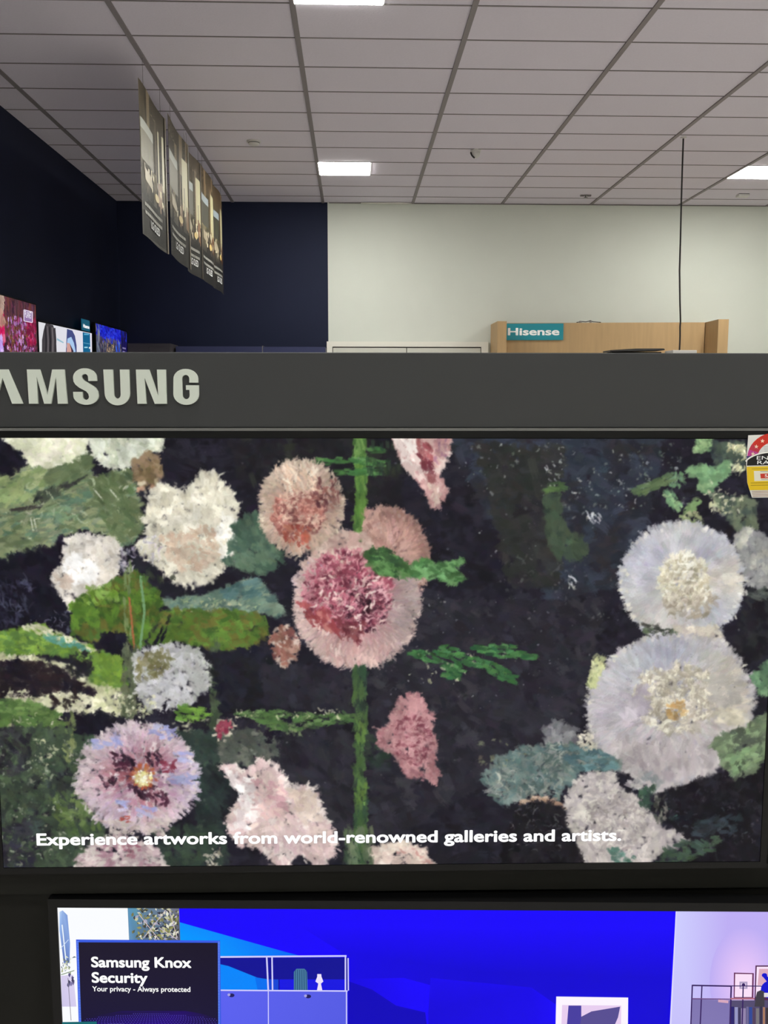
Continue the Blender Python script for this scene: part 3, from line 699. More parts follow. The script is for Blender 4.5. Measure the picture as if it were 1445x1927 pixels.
c.area([(430, 825), (760, 825), (750, 960), (450, 900)], [(30, 28, 34), (36, 34, 40), (44, 46, 42)], 260, 26, 12, .5, .8)
# specks of light on the dark ground
c.specks(880, 830, 1300, 960, [(130, 140, 130), (170, 176, 170), (110, 120, 110)], 130, 6, 3, .7)
c.specks(1030, 830, 1180, 980, [(200, 205, 200), (150, 160, 150)], 60, 7, 2.4, .8)
c.specks(690, 840, 1130, 1330, [(150, 150, 160), (110, 110, 120), (190, 190, 190)], 150, 3.4, 2.2, .65)
c.specks(940, 1040, 1180, 1170, [(120, 120, 116), (90, 92, 96)], 70, 9, 3.2, .5)
for x, y in ((1115, 965), (1108, 972), (1122, 975), (1035, 880), (1040, 908), (1075, 1090), (1072, 1098)): c.area([(x - 9, y - 7), (x + 9, y - 7), (x + 9, y + 9), (x - 9, y + 9)], [(200, 200, 205), (170, 170, 160)], 6, 12, 3, 1.1, .5, under=False)
c.area([(1030, 910), (1065, 905), (1062, 925), (1030, 928)], [(84, 112, 62), (66, 92, 56)], 16, 22, 8, .1, .2, under=False)
c.area([(1025, 935), (1050, 930), (1060, 990), (1105, 1025), (1100, 1045), (1050, 1050), (1030, 1010)], [(60, 76, 60), (68, 84, 64), (54, 68, 58)], 120, 22, 10, 1.2, .6)
# ---- leaves on the left
G1 = [(118, 132, 92), (98, 116, 80), (136, 148, 104), (92, 122, 96), (126, 138, 110), (150, 160, 112)]
c.area([(-40, 895), (85, 872), (160, 850), (172, 880), (165, 905), (245, 880), (258, 940), (266, 1000), (230, 1030), (190, 1000), (150, 992), (120, 1008), (100, 1036), (60, 1040), (-40, 1062)], G1, 900, 30, 8, -.22, .35, .09)
c.area([(-20, 900), (85, 880), (88, 935), (40, 945), (-20, 950)], [(150, 166, 106), (128, 150, 92), (164, 174, 120)], 120, 22, 8, -.5, .4, under=False)
c.area([(88, 884), (165, 848), (172, 872), (160, 905), (110, 915), (90, 905)], [(88, 106, 70), (100, 116, 78), (76, 92, 66)], 110, 24, 9, -.5, .3, under=False)
c.area([(165, 905), (245, 880), (258, 940), (266, 1000), (225, 1020), (200, 985)], [(84, 104, 66), (100, 116, 76), (74, 90, 62)], 170, 24, 9, .7, .5, under=False)
c.area([(60, 930), (100, 915), (160, 898), (150, 915), (100, 935), (75, 955)], [(48, 50, 48), (70, 78, 64), (40, 40, 44)], 50, 22, 6, -.4, .3, under=False)
c.area([(0, 962), (70, 950), (70, 956), (0, 968)], [(60, 56, 54)], 14, 26, 3.4, -.15, .1, under=False)
c.area([(95, 955), (130, 950), (150, 975), (110, 985)], [(128, 160, 116), (120, 150, 120)], 20, 20, 8, .1, .4, under=False)
c.specks(0, 900, 260, 1020, [(196, 204, 170), (176, 186, 146)], 90, 13, 2.4, .7)
for x0_ in (60, 66, 185, 215): c.stroke(x0_, 985 if x0_ < 100 else 930, 30, 3, 1.4 if x0_ < 100 else .9, (210, 214, 190), .8)
# dark gaps
NB = [(26, 24, 38), (22, 20, 32), (30, 28, 42)]
c.area([(-20, 820), (20, 826), (50, 870), (20, 892), (-20, 890)], NB, 50, 26, 10, .8, .6)
c.area([(-20, 1062), (60, 1038), (100, 1034), (112, 1012), (122, 1014), (118, 1040), (98, 1075), (100, 1100), (132, 1150), (138, 1210), (60, 1190), (-20, 1200)], NB, 260, 28, 11, .5, .8)
c.area([(-10, 1100), (40, 1095), (60, 1140), (20, 1180), (-10, 1190)], [(56, 56, 78), (44, 42, 62), (36, 34, 52)], 70, 20, 4, 1.1, .5, under=False)
c.specks(0, 1090, 60, 1150, [(96, 98, 122), (76, 78, 100)], 46, 15, 2.4, .7); c.specks(55, 1150, 138, 1195, [(96, 98, 122), (130, 130, 150)], 50, 10, 2.4, .7)
# white flowers at the top left
CR = [(232, 232, 200), (240, 240, 214), (222, 224, 186), (236, 230, 206)]
p = [(8, 822), (165, 818), (162, 846), (140, 862), (92, 880), (58, 872), (46, 852)]
c.area(p, CR, 260, 16, 7, .6, .8, .04); c.fringe(p[2:] + p[:1], CR, 8, 18, 6)
p = [(164, 818), (312, 818), (300, 846), (272, 850), (248, 872), (215, 884), (186, 872), (176, 850)]
c.area(p, [(204, 210, 186), (220, 224, 206), (190, 198, 170), (226, 226, 200)], 240, 16, 7, .9, .7, .05); c.fringe(p[2:] + p[:1], [(222, 222, 200), (206, 208, 184)], 8, 16, 5)
c.area([(250, 868), (285, 850), (308, 876), (300, 905), (268, 918), (252, 900)], [(132, 108, 78), (146, 120, 90), (118, 98, 66)], 70, 15, 7, 1.2, .6)
c.area([(256, 905), (285, 912), (300, 898), (285, 928), (262, 930)], [(206, 176, 146), (220, 204, 168), (196, 150, 120)], 22, 12, 5, .3, .6, under=False)
# large white flower
p = [(285, 926), (300, 912), (325, 915), (345, 926), (360, 915), (380, 892), (402, 885), (416, 905), (438, 930), (447, 950), (440, 985), (449, 1003), (440, 1030), (420, 1070), (400, 1093), (370, 1100), (335, 1096), (315, 1082), (290, 1060), (266, 1040), (257, 1022), (281, 1010), (269, 985), (280, 958)]
CW_ = [(226, 220, 196), (216, 208, 184), (234, 228, 204), (210, 202, 176)]
c.area(p, CW_, 620, 17, 8, 1.1, .8, .04); c.fringe(p, [(240, 236, 212), (228, 222, 196), (216, 210, 190)], 6, 20, 5)
c.area([(300, 1010), (400, 985), (420, 1040), (385, 1075), (320, 1070)], [(214, 186, 160), (206, 176, 150), (222, 200, 174)], 160, 16, 8, .9, .8, .04, under=False)
c.area([(415, 960), (450, 985), (447, 1030), (420, 1055), (408, 1010)], [(250, 248, 236), (240, 236, 222)], 70, 15, 7, 1.3, .5, .03, under=False)
c.area([(340, 940), (385, 930), (375, 1000), (330, 1000)], [(240, 234, 214), (226, 218, 190)], 60, 16, 6, 1.0, .6, .03, under=False)
c.specks(265, 1000, 300, 1060, [(216, 212, 216), (170, 168, 190)], 40, 11, 3, .8)
# smaller white flower
p = [(125, 1016), (150, 1005), (175, 1006), (210, 1016), (228, 1032), (221, 1070), (214, 1098), (190, 1113), (152, 1124), (132, 1146), (116, 1120), (98, 1090), (105, 1075), (119, 1058)]
c.area(p, [(228, 220, 206), (216, 206, 190), (236, 228, 216), (206, 198, 184)], 320, 16, 7, 1.0, .8, .04); c.fringe(p, [(222, 214, 200), (206, 198, 190)], 7, 16, 5)
c.area([(125, 1050), (150, 1040), (185, 1070), (185, 1090), (140, 1100), (120, 1080)], [(252, 250, 246), (244, 240, 234)], 110, 15, 8, .6, .7, .02, under=False)
c.area([(100, 1082), (132, 1080), (138, 1100), (115, 1108)], [(206, 184, 166), (214, 196, 180)], 26, 13, 7, .6, .7, .03, under=False)
c.specks(228, 1030, 256, 1078, [(180, 174, 190), (206, 200, 206), (140, 136, 150)], 40, 11, 5, .8)
# bluish leaves right of the white flower and under it
c.area([(440, 985), (482, 962), (520, 1030), (540, 1050), (500, 1080), (470, 1076), (426, 1060)], [(78, 106, 84), (66, 92, 76), (90, 116, 92)], 170, 20, 9, .9, .5)
c.area([(300, 1132), (380, 1122), (430, 1106), (482, 1086), (522, 1130), (536, 1165), (500, 1150), (440, 1156), (330, 1142)], [(96, 124, 108), (120, 144, 122), (80, 108, 100), (140, 156, 130)], 170, 20, 7, -.2, .4)
c.area([(415, 1112), (480, 1086), (500, 1118), (440, 1128)], [(70, 104, 104), (86, 120, 116)], 40, 22, 8, -.4, .3, under=False)
c.area([(430, 1250), (260, 1078), (330, 1085), (300, 1100), (300, 1130)], [(44, 52, 42), (58, 66, 50)], 30, 20, 8, 1.2, .4, under=False)
# green leaves in the middle left
GL = [(82, 122, 40), (98, 138, 44), (66, 100, 38), (104, 104, 42), (76, 112, 46)]
c.area([(134, 1136), (165, 1120), (200, 1104), (232, 1084), (262, 1080), (292, 1110), (310, 1152), (280, 1190), (262, 1220), (216, 1196), (160, 1206), (136, 1196)], GL, 330, 20, 9, 1.2, .6)
c.area([(318, 1150), (450, 1148), (500, 1164), (502, 1190), (480, 1212), (430, 1226), (330, 1204), (284, 1214), (300, 1180)], [(88, 118, 40), (80, 112, 44), (104, 104, 44), (96, 134, 48), (66, 100, 40)], 340, 22, 9, .3, .6)
c.area([(160, 1104), (220, 1098), (224, 1130), (150, 1140)], [(110, 152, 46), (130, 166, 70)], 36, 18, 8, .6, .6, under=False)
c.area([(232, 1066), (246, 1066), (248, 1220), (236, 1220)], [(96, 120, 64), (120, 140, 84)], 34, 26, 4, 1.55, .08, under=False)
for y in range(1130, 1225, 9): c.stroke(244 + (y - 1130) * .1, y, 16, 4, 1.45, (176, 100, 58))
for y in range(1090, 1225, 9): c.stroke(272 - abs(y - 1150) * .12, y, 18, 5, 1.62, (112, 156, 104))
c.area([(288, 1212), (318, 1160), (324, 1162), (298, 1222)], NB, 20, 18, 5, -1.0, .2, under=False)
c.specks(330, 1125, 500, 1150, [(160, 176, 120), (180, 186, 140)], 46, 10, 3.4, .7)
# lower left leaves, cream strokes and black gaps
CM = [(212, 210, 168), (226, 222, 186), (196, 196, 150)]
c.area([(-20, 1196), (40, 1184), (70, 1176), (115, 1196), (200, 1228), (236, 1250), (240, 1290), (204, 1302), (170, 1282), (180, 1245), (90, 1226), (-20, 1236)], [(112, 152, 48), (94, 134, 60), (128, 164, 60), (84, 120, 56)], 240, 20, 8, .25, .5)
c.area([(40, 1180), (72, 1174), (116, 1192), (185, 1222), (170, 1228), (110, 1206), (66, 1190)], CM, 60, 15, 6, .4, .4, under=False)
c.area([(76, 1192), (112, 1200), (180, 1224), (150, 1226), (90, 1206)], [(84, 150, 132), (110, 166, 146)], 30, 18, 6, .3, .3, under=False)
c.area([(186, 1196), (232, 1192), (252, 1250), (235, 1252), (205, 1225)], NB, 60, 18, 9, .8, .7)
c.area([(-20, 1232), (60, 1236), (130, 1250), (175, 1290), (240, 1296), (236, 1345), (170, 1345), (120, 1342), (60, 1325), (-20, 1306)], CM + [(170, 170, 130)], 260, 14, 6, .4, .7)
c.area([(-20, 1250), (40, 1244), (100, 1252), (150, 1284), (182, 1300), (176, 1308), (120, 1300), (60, 1310), (-20, 1308)], [(28, 24, 36), (36, 28, 36), (44, 34, 38)], 170, 24, 9, .4, .5)
c.area([(92, 1300), (112, 1322), (136, 1312), (140, 1292), (148, 1300), (138, 1330), (104, 1332)], [(46, 36, 38), (34, 28, 34)], 30, 14, 6, .8, .6, under=False)
c.specks(0, 1300, 60, 1318, CM, 40, 12, 4, .8)
c.rad(152, 1250, 28, 26, [(0, (30, 28, 36)), (1, (44, 44, 46))], 90, 14, 6, aj=1.2)
c.area([(178, 1240), (238, 1236), (240, 1270), (195, 1290), (175, 1270)], [(126, 164, 54), (110, 148, 50), (150, 176, 90)], 60, 16, 7, .9, .6, under=False)
c.area([(-20, 1318), (60, 1320), (112, 1342), (122, 1372), (60, 1366), (-20, 1368)], [(88, 122, 58), (76, 108, 54), (104, 136, 70)], 130, 20, 8, .2, .4)
c.specks(10, 1340, 120, 1375, CM, 30, 10, 3, .8)
GD = [(64, 80, 60), (56, 70, 56), (74, 92, 66), (52, 60, 54), (62, 76, 70)]
c.area([(-20, 1370), (130, 1370), (160, 1410), (150, 1440), (160, 1500), (200, 1560), (150, 1632), (-20, 1640)], GD, 520, 24, 10, .9, .8)
c.area([(-20, 1372), (60, 1372), (55, 1440), (20, 1460), (-20, 1450)], [(40, 38, 46), (54, 54, 60), (34, 32, 40)], 90, 20, 9, .9, .8, under=False)
c.area([(95, 1500), (150, 1490), (190, 1560), (120, 1575)], [(92, 118, 60), (80, 104, 58), (110, 134, 74)], 80, 22, 8, 1.2, .5, under=False)
c.area([(0, 1560), (60, 1540), (70, 1600), (60, 1640), (0, 1640)], [(46, 44, 58), (40, 38, 50), (58, 58, 66)], 90, 20, 9, .5, .8, under=False)
c.specks(0, 1390, 160, 1630, [(150, 160, 130), (120, 130, 104), (170, 176, 150)], 170, 8, 3.4, .75)
c.specks(60, 1390, 140, 1440, CM, 50, 8, 3.4, .7)
c.area([(120, 1345), (140, 1345), (145, 1395), (128, 1440), (118, 1400)], [(130, 140, 84), (104, 120, 70)], 30, 16, 6, 1.4, .4, under=False)
# stems on the left
c.area([(232, 1220), (256, 1220), (254, 1350), (230, 1350)], [(94, 102, 74), (80, 90, 66), (106, 114, 84)], 70, 24, 6, 1.57, .15)
c.area([(398, 1205), (414, 1205), (412, 1380), (396, 1380)], [(72, 86, 62), (62, 76, 56)], 60, 24, 6, 1.57, .15)
c.area([(150, 1342), (214, 1340), (212, 1372), (180, 1390), (142, 1384)], NB, 60, 18, 9, .4, .8)
c.area([(145, 1386), (178, 1384), (180, 1425), (150, 1430)], [(62, 82, 62), (54, 72, 56)], 40, 18, 9, 1.0, .5)
# grey-white flower
p = [(254, 1232), (290, 1215), (340, 1212), (376, 1226), (396, 1256), (391, 1290), (366, 1320), (320, 1336), (278, 1334), (258, 1302)]
c.area(p, [(196, 196, 194), (206, 204, 208), (180, 180, 176), (190, 192, 186)], 280, 17, 7, .9, .7, .05); c.fringe(p, [(204, 204, 196), (180, 184, 170)], 8, 16, 5)
c.area([(258, 1236), (300, 1222), (325, 1232), (310, 1265), (275, 1285), (260, 1280)], [(132, 126, 86), (116, 112, 70), (154, 150, 108)], 90, 17, 7, .9, .7, under=False)
c.specks(225, 1300, 300, 1350, CM + [(150, 150, 116)], 80, 9, 4, .8)
c.area([(330, 1330), (350, 1324), (380, 1328), (396, 1346), (370, 1356), (334, 1356)], [(112, 164, 56), (128, 178, 64), (98, 146, 54)], 46, 18, 7, .1, .3, under=False)
c.area([(310, 1352), (400, 1352), (380, 1380), (330, 1375)], [(206, 206, 176), (40, 38, 46), (170, 170, 140)], 36, 12, 5, .3, .8, under=False)
c.area([(330, 1375), (420, 1378), (410, 1460), (370, 1450)], [(58, 76, 62), (48, 62, 56)], 70, 20, 9, 1.1, .6)
c.area([(370, 1450), (450, 1440), (425, 1560), (370, 1560)], [(46, 62, 56), (38, 48, 48), (30, 32, 38)], 110, 22, 10, 1.2, .6)
c.area([(290, 1560), (420, 1555), (430, 1632), (310, 1632)], [(58, 76, 60), (48, 62, 54), (40, 44, 48)], 120, 22, 10, .8, .7)
c.area([(384, 1600), (412, 1590), (420, 1632), (384, 1632)], [(190, 180, 160), (206, 200, 180), (140, 134, 116)], 22, 12, 5, 1.0, .7, under=False)
# mallow with a dark eye
p = [(256 + 112 * math.cos(a * .21) * (1 + .04 * math.sin(a * 1.9)), 1463 + 104 * math.sin(a * .21)) for a in range(30)]
c.area(p, [(206, 180, 188), (214, 194, 196), (190, 160, 172)], 240, 18, 9, 'radial', .4, .04)
c.rad(266, 1463, 114, 104, [(0, (150, 80, 80)), (.25, (150, 74, 84)), (.5, (178, 112, 124)), (.72, (200, 158, 168)), (1, (214, 196, 196))], 1100, 15, 6.5, r0=.12, r1=.97, lobes=.06, tint=[(0.1, 3, (176, 172, 214), .45), (-1.9, 4, (190, 180, 210), .3), (2.2, 5, (176, 176, 214), .35)])
c.fringe(p, [(214, 198, 196), (196, 178, 190), (224, 214, 206)], 7, 16, 5)
for x, y, n_ in ((236, 1440, 26), (228, 1428, 14), (292, 1428, 16), (276, 1490, 26), (304, 1502, 20), (258, 1484, 14), (204, 1470, 12)):
    c.area([(x - 15, y - 12), (x + 15, y - 12), (x + 15, y + 12), (x - 15, y + 12)], [(54, 28, 46), (76, 34, 54), (40, 24, 40)], n_, 15, 6, .9, .7, under=False)
for x, y in ((344, 1425), (352, 1468), (332, 1466), (230, 1516), (276, 1528), (216, 1392), (300, 1372), (316, 1380), (190, 1400)):
    c.area([(x - 15, y - 8), (x + 15, y - 8), (x + 15, y + 8), (x - 15, y + 8)], [(168, 172, 216), (150, 152, 204), (190, 190, 222)], 9, 20, 7, .2, .5, under=False)
c.area([(306, 1430), (330, 1430), (330, 1452), (310, 1456)], [(128, 44, 64), (150, 60, 78)], 16, 13, 5, .4, .7, under=False)
c.rad(270, 1461, 27, 25, [(0, (220, 180, 90)), (1, (180, 70, 44))], 80, 11, 5)
c.rad(270, 1466, 17, 15, [(0, (246, 244, 206)), (1, (216, 206, 120))], 70, 8, 5, aj=1.0)
for k in range(14): c.stroke(255 + k * 2.4 + r.normal(0, 2), 1466 + r.normal(0, 8), 5, 4, 1, (246, 246, 220))
c.area([(196, 1545), (300, 1545), (330, 1530), (310, 1575), (220, 1580)], [(206, 186, 180), (216, 200, 190), (190, 164, 164)], 70, 17, 7, .2, .5, under=False)
c.area([(222, 1536), (250, 1536), (246, 1546), (226, 1546)], [(190, 70, 60)], 6, 12, 4, .1, .3, under=False)
p = [(138, 1640), (150, 1606), (175, 1586), (222, 1570), (282, 1588), (306, 1614), (314, 1640)]
c.area(p, [(204, 182, 180), (190, 160, 166), (218, 204, 196), (176, 132, 146)], 240, 18, 7, 'radial', .5, .05); c.fringe(p[:6], [(216, 204, 196), (196, 176, 180)], 8, 15, 5)
c.area([(232, 1590), (262, 1586), (270, 1612), (244, 1620)], [(160, 100, 116), (176, 120, 132)], 22, 13, 6, .8, .7, under=False)
# red bud, grey green patch, dark field
c.area([(390, 1228), (500, 1220), (530, 1260), (490, 1330), (420, 1335)], [(26, 26, 40), (34, 34, 46), (30, 30, 36)], 190, 26, 11, .3, .8)
c.area([(500, 1250), (660, 1260), (660, 1335), (500, 1325)], [(40, 38, 48), (46, 44, 54)], 130, 26, 12, .3, .8)
c.area([(412, 1380), (470, 1372), (525, 1390), (520, 1425), (470, 1440), (418, 1430)], [(90, 96, 86), (78, 84, 76), (102, 106, 94)], 110, 18, 8, .5, .8)
c.area([(500, 1370), (530, 1365), (528, 1395), (500, 1398)], NB, 16, 15, 7, .4, .7, under=False)
c.area([(398, 1362), (420, 1352), (442, 1358), (446, 1378), (420, 1398), (402, 1388)], [(206, 192, 164), (220, 206, 180)], 28, 13, 5, .8, .6, under=False)
c.area([(402, 1366), (424, 1354), (438, 1362), (434, 1380), (416, 1388)], [(150, 50, 72), (166, 66, 86), (130, 36, 60)], 36, 14, 6, -.8, .5, under=False)
c.area([(440, 1338), (520, 1336), (650, 1344), (662, 1340), (690, 1352), (600, 1366), (535, 1376), (480, 1356)], [(88, 128, 66), (74, 110, 58), (110, 146, 84)], 130, 22, 7, .05, .25, under=False)
c.specks(440, 1334, 640, 1350, CM, 50, 8, 3, .8); c.specks(480, 1360, 600, 1385, [(130, 146, 100), (110, 126, 90)], 40, 10, 4, .7)
# lower pink flower
p = [(416, 1442), (440, 1440), (462, 1452), (486, 1430), (520, 1436), (546, 1476), (590, 1482), (610, 1530), (628, 1570), (632, 1600), (604, 1630), (560, 1605), (535, 1640), (500, 1605), (480, 1592), (450, 1592), (426, 1552), (444, 1512), (460, 1492)]
c.area(p, [(226, 204, 198), (234, 216, 208), (216, 184, 182), (222, 196, 186)], 520, 20, 8, 'radial', .6, .04); c.fringe(p, [(232, 218, 206), (214, 190, 186)], 8, 17, 5)
c.area([(418, 1444), (470, 1460), (490, 1500), (470, 1560), (436, 1560), (450, 1500)], [(242, 232, 226), (230, 214, 212), (248, 242, 236)], 110, 18, 8, .9, .6, .03, under=False)
c.area([(480, 1470), (530, 1470), (545, 1520), (510, 1550), (480, 1520)], [(222, 176, 176), (230, 192, 184), (206, 156, 162)], 90, 18, 7, .9, .7, .04, under=False)
c.area([(540, 1484), (590, 1490), (604, 1540), (570, 1550)], [(230, 208, 190), (222, 196, 178)], 70, 17, 8, .6, .7, .03, under=False)
c.area([(500, 1560), (600, 1560), (560, 1604), (520, 1600)], [(206, 172, 176), (216, 190, 186)], 50, 20, 8, 1.0, .5, .04, under=False)
p = [(690, 1600), (716, 1588), (760, 1584), (800, 1598), (820, 1640), (700, 1640)]
c.area(p, [(224, 206, 186), (216, 190, 176), (232, 220, 204)], 150, 18, 8, .3, .6, .04); c.fringe(p[:4], [(226, 212, 196)], 8, 14, 5)
c.area([(738, 1602), (780, 1596), (812, 1620), (806, 1626), (776, 1606), (742, 1612)], [(196, 146, 136)], 16, 16, 4, .4, .4, under=False)
# ---- centre: stem and pink hollyhocks
c.area([(669, 820), (688, 820), (686, 920), (686, 960), (682, 1012), (666, 1010), (672, 930)], [(84, 128, 50), (98, 142, 60), (70, 110, 50), (108, 148, 74)], 190, 26, 6, 1.55, .14)
GS = [(74, 128, 62), (60, 110, 56), (96, 148, 80), (52, 96, 52)]
for y, x0_, x1_ in ((866, 634, 722), (868, 584, 628), (873, 690, 726), (888, 634, 712), (886, 690, 718), (846, 696, 726)):
    c.area([(x0_, y - 5), (x1_, y - 4), (x1_, y + 5), (x0_, y + 5)], GS, int((x1_ - x0_) * .4), 22, 5, .03, .16, under=False)
for k in range(24): c.stroke(r.uniform(690, 760), r.uniform(830, 890), 22, 7, 1.5, c.pick([(50, 70, 50), (44, 56, 46)], .1), .6)
p = [(568 + 78 * math.cos(a * .21), 955 + 90 * math.sin(a * .21)) for a in range(30)]
c.area(p, [(192, 168, 148), (180, 154, 136), (204, 182, 162)], 260, 17, 8, 'radial', .4, .05)
c.rad(564, 952, 80, 90, [(0, (196, 130, 116)), (.4, (206, 150, 130)), (.62, (196, 160, 140)), (1, (196, 174, 152))], 900, 18, 5, lobes=.03, tint=[(-1.7, 3, (226, 206, 182), .6), (1.7, 3, (180, 130, 112), .4), (-.3, 4, (150, 110, 100), .5)])
c.fringe(p, [(206, 186, 162), (190, 166, 146), (216, 200, 172)], 6, 15, 4)
c.ruffle(560, 965, 50, 46, [(216, 160, 140), (226, 184, 160), (198, 130, 116), (206, 142, 124)], [(120, 62, 62), (150, 84, 76)], 260, 15, 6)
c.area([(590, 905), (636, 900), (640, 960), (596, 955)], [(116, 66, 66), (140, 88, 80), (96, 52, 56)], 46, 15, 5, 1.2, .5, under=False)
c.area([(535, 990), (585, 990), (580, 1030), (535, 1020)], [(186, 92, 72), (160, 70, 60), (196, 116, 92)], 46, 13, 6, 1.2, .6, under=False)
c.area([(515, 880), (590, 872), (600, 920), (530, 930)], [(232, 206, 180), (222, 184, 156), (240, 220, 196)], 80, 20, 4, 1.1, .4, under=False)
# flower behind, upper right
c.area([(686, 960), (740, 955), (785, 985), (808, 1040), (800, 1100), (740, 1100), (686, 1010)], [(170, 126, 114), (184, 142, 128), (156, 112, 104)], 260, 18, 8, 1.3, .5, .05)
c.rad(735, 1045, 74, 92, [(.3, (206, 160, 146)), (.6, (196, 148, 134)), (.8, (150, 108, 98)), (1, (136, 100, 92))], 420, 20, 5, r0=.3, a0=-1.9, a1=.8)
c.fringe([(690, 962), (740, 956), (785, 986), (806, 1038), (802, 1096)], [(170, 132, 120), (186, 152, 140)], 7, 14, 5)
c.area([(772, 1060), (800, 1070), (798, 1110), (780, 1115)], [(206, 170, 154), (190, 150, 136)], 24, 17, 6, 1.3, .4, under=False)
# upper pale petals of the main flower
c.area([(568, 1060), (600, 1030), (650, 1000), (692, 1008), (704, 1050), (690, 1080), (600, 1085)], [(208, 174, 158), (220, 188, 172), (196, 158, 146)], 220, 17, 7, .9, .8, .05)
c.area([(552, 1080), (600, 1060), (600, 1120), (560, 1120)], [(216, 190, 190), (196, 164, 168), (224, 204, 200)], 70, 17, 7, .3, .7, .04, under=False)
c.area([(582, 1062), (604, 1062), (604, 1076), (582, 1076)], [(128, 130, 176), (146, 146, 186)], 12, 14, 7, .3, .6, under=False)
p = [(672 + 118 * math.cos(a * .21), 1135 + 122 * math.sin(a * .21)) for a in range(30)]
c.area([q for q in p if q[1] > 1070], [(186, 156, 150), (196, 168, 160), (170, 138, 136)], 380, 20, 8, 'radial', .4, .05)
c.rad(670, 1130, 120, 126, [(.3, (176, 96, 108)), (.6, (182, 126, 130)), (.75, (190, 154, 150)), (1, (198, 172, 162))], 1500, 22, 4.6, r0=.45, lobes=.03, aj=.13, tint=[(0.2, 4, (150, 138, 138), .6), (1.55, 3, (206, 164, 158), .5), (3.0, 4, (216, 180, 172), .5)], a0=-.55, a1=3.9)
c.fringe([q for q in p if q[1] > 1120], [(206, 184, 174), (186, 160, 152)], 6, 16, 4)
c.rad(655, 1110, 90, 84, [(0, (120, 52, 70)), (.5, (180, 86, 106)), (.8, (200, 116, 130)), (1, (208, 140, 146))], 500, 18, 6, aj=.6)
c.ruffle(652, 1112, 86, 78, [(206, 124, 138), (220, 150, 156), (190, 92, 112), (232, 182, 178), (176, 74, 98)], [(106, 40, 58), (132, 54, 72), (90, 34, 52)], 560, 17, 6)
c.ruffle(690, 1140, 42, 44, [(214, 160, 164), (196, 120, 134), (230, 192, 186)], [(84, 32, 50), (60, 26, 42)], 190, 15, 6)
c.area([(620, 1160), (690, 1170), (680, 1215), (630, 1200)], [(90, 34, 46), (120, 50, 60), (150, 80, 84)], 60, 16, 6, 1.0, .6, under=False)
c.area([(560, 1130), (620, 1150), (640, 1190), (590, 1180)], [(176, 84, 84), (150, 60, 66), (196, 116, 110)], 60, 20, 7, .8, .5, under=False)
c.area([(676, 1132), (698, 1130), (698, 1154), (682, 1156)], [(46, 22, 34), (64, 30, 44)], 18, 11, 6, 1.2, .5, under=False)
for k in range(34): c.stroke(r.uniform(585, 720), r.uniform(1080, 1200), 16, 4.5, r.uniform(0, 3.1), c.pick([(238, 206, 198), (230, 190, 180)], .04), .9, .2, r.normal(0, .2))
c.area([(600, 1214), (740, 1214), (716, 1252), (640, 1252)], [(210, 172, 164), (196, 152, 148), (218, 188, 178)], 80, 20, 5, 1.5, .35, under=False)
# small reddish bud at its left foot
c.area([(510, 1190), (535, 1170), (562, 1200), (556, 1240), (530, 1255), (512, 1225)], [(176, 134, 116), (150, 96, 82), (200, 176, 160), (120, 70, 66)], 70, 14, 5, .7, .7)
# leaves over the flower
c.area([(690, 1040), (702, 1032), (728, 1036), (752, 1052), (768, 1066), (812, 1076), (768, 1086), (712, 1080), (694, 1060)], [(74, 120, 60), (58, 96, 50), (92, 140, 76), (44, 76, 44)], 110, 20, 7, .5, .35)
c.area([(772, 1066), (800, 1052), (822, 1062), (885, 1050), (852, 1066), (876, 1092), (850, 1096), (820, 1086), (784, 1084)], [(84, 140, 72), (70, 120, 64), (108, 160, 96), (60, 100, 56)], 120, 20, 7, .2, .4)
c.area([(694, 1028), (730, 1034), (762, 1058), (752, 1066), (720, 1048), (694, 1040)], [(44, 72, 44), (56, 88, 50)], 34, 18, 6, .5, .3, under=False)
# bud at top
p = [(738, 822), (848, 822), (838, 872), (824, 890), (841, 922), (822, 957), (810, 946), (790, 906), (764, 880)]
c.area(p, [(214, 172, 164), (200, 146, 142), (228, 200, 190)], 240, 17, 7, 1.0, .6, .05)
c.area([(738, 822), (780, 822), (800, 900), (764, 880)], [(236, 214, 206), (244, 232, 222), (226, 196, 188)], 90, 18, 7, 1.0, .4, .03, under=False)
c.area([(786, 830), (812, 840), (818, 905), (806, 905), (790, 870)], [(150, 64, 72), (176, 96, 98), (120, 50, 62)], 60, 16, 6, 1.1, .5, under=False)
c.area([(818, 826), (842, 826), (834, 866), (816, 880)], [(196, 140, 140), (160, 110, 130), (206, 164, 156)], 44, 14, 6, 1.2, .6, under=False)
c.area([(804, 908), (838, 916), (820, 954)], [(216, 182, 166), (230, 206, 190)], 26, 13, 5, 1.4, .5, under=False)
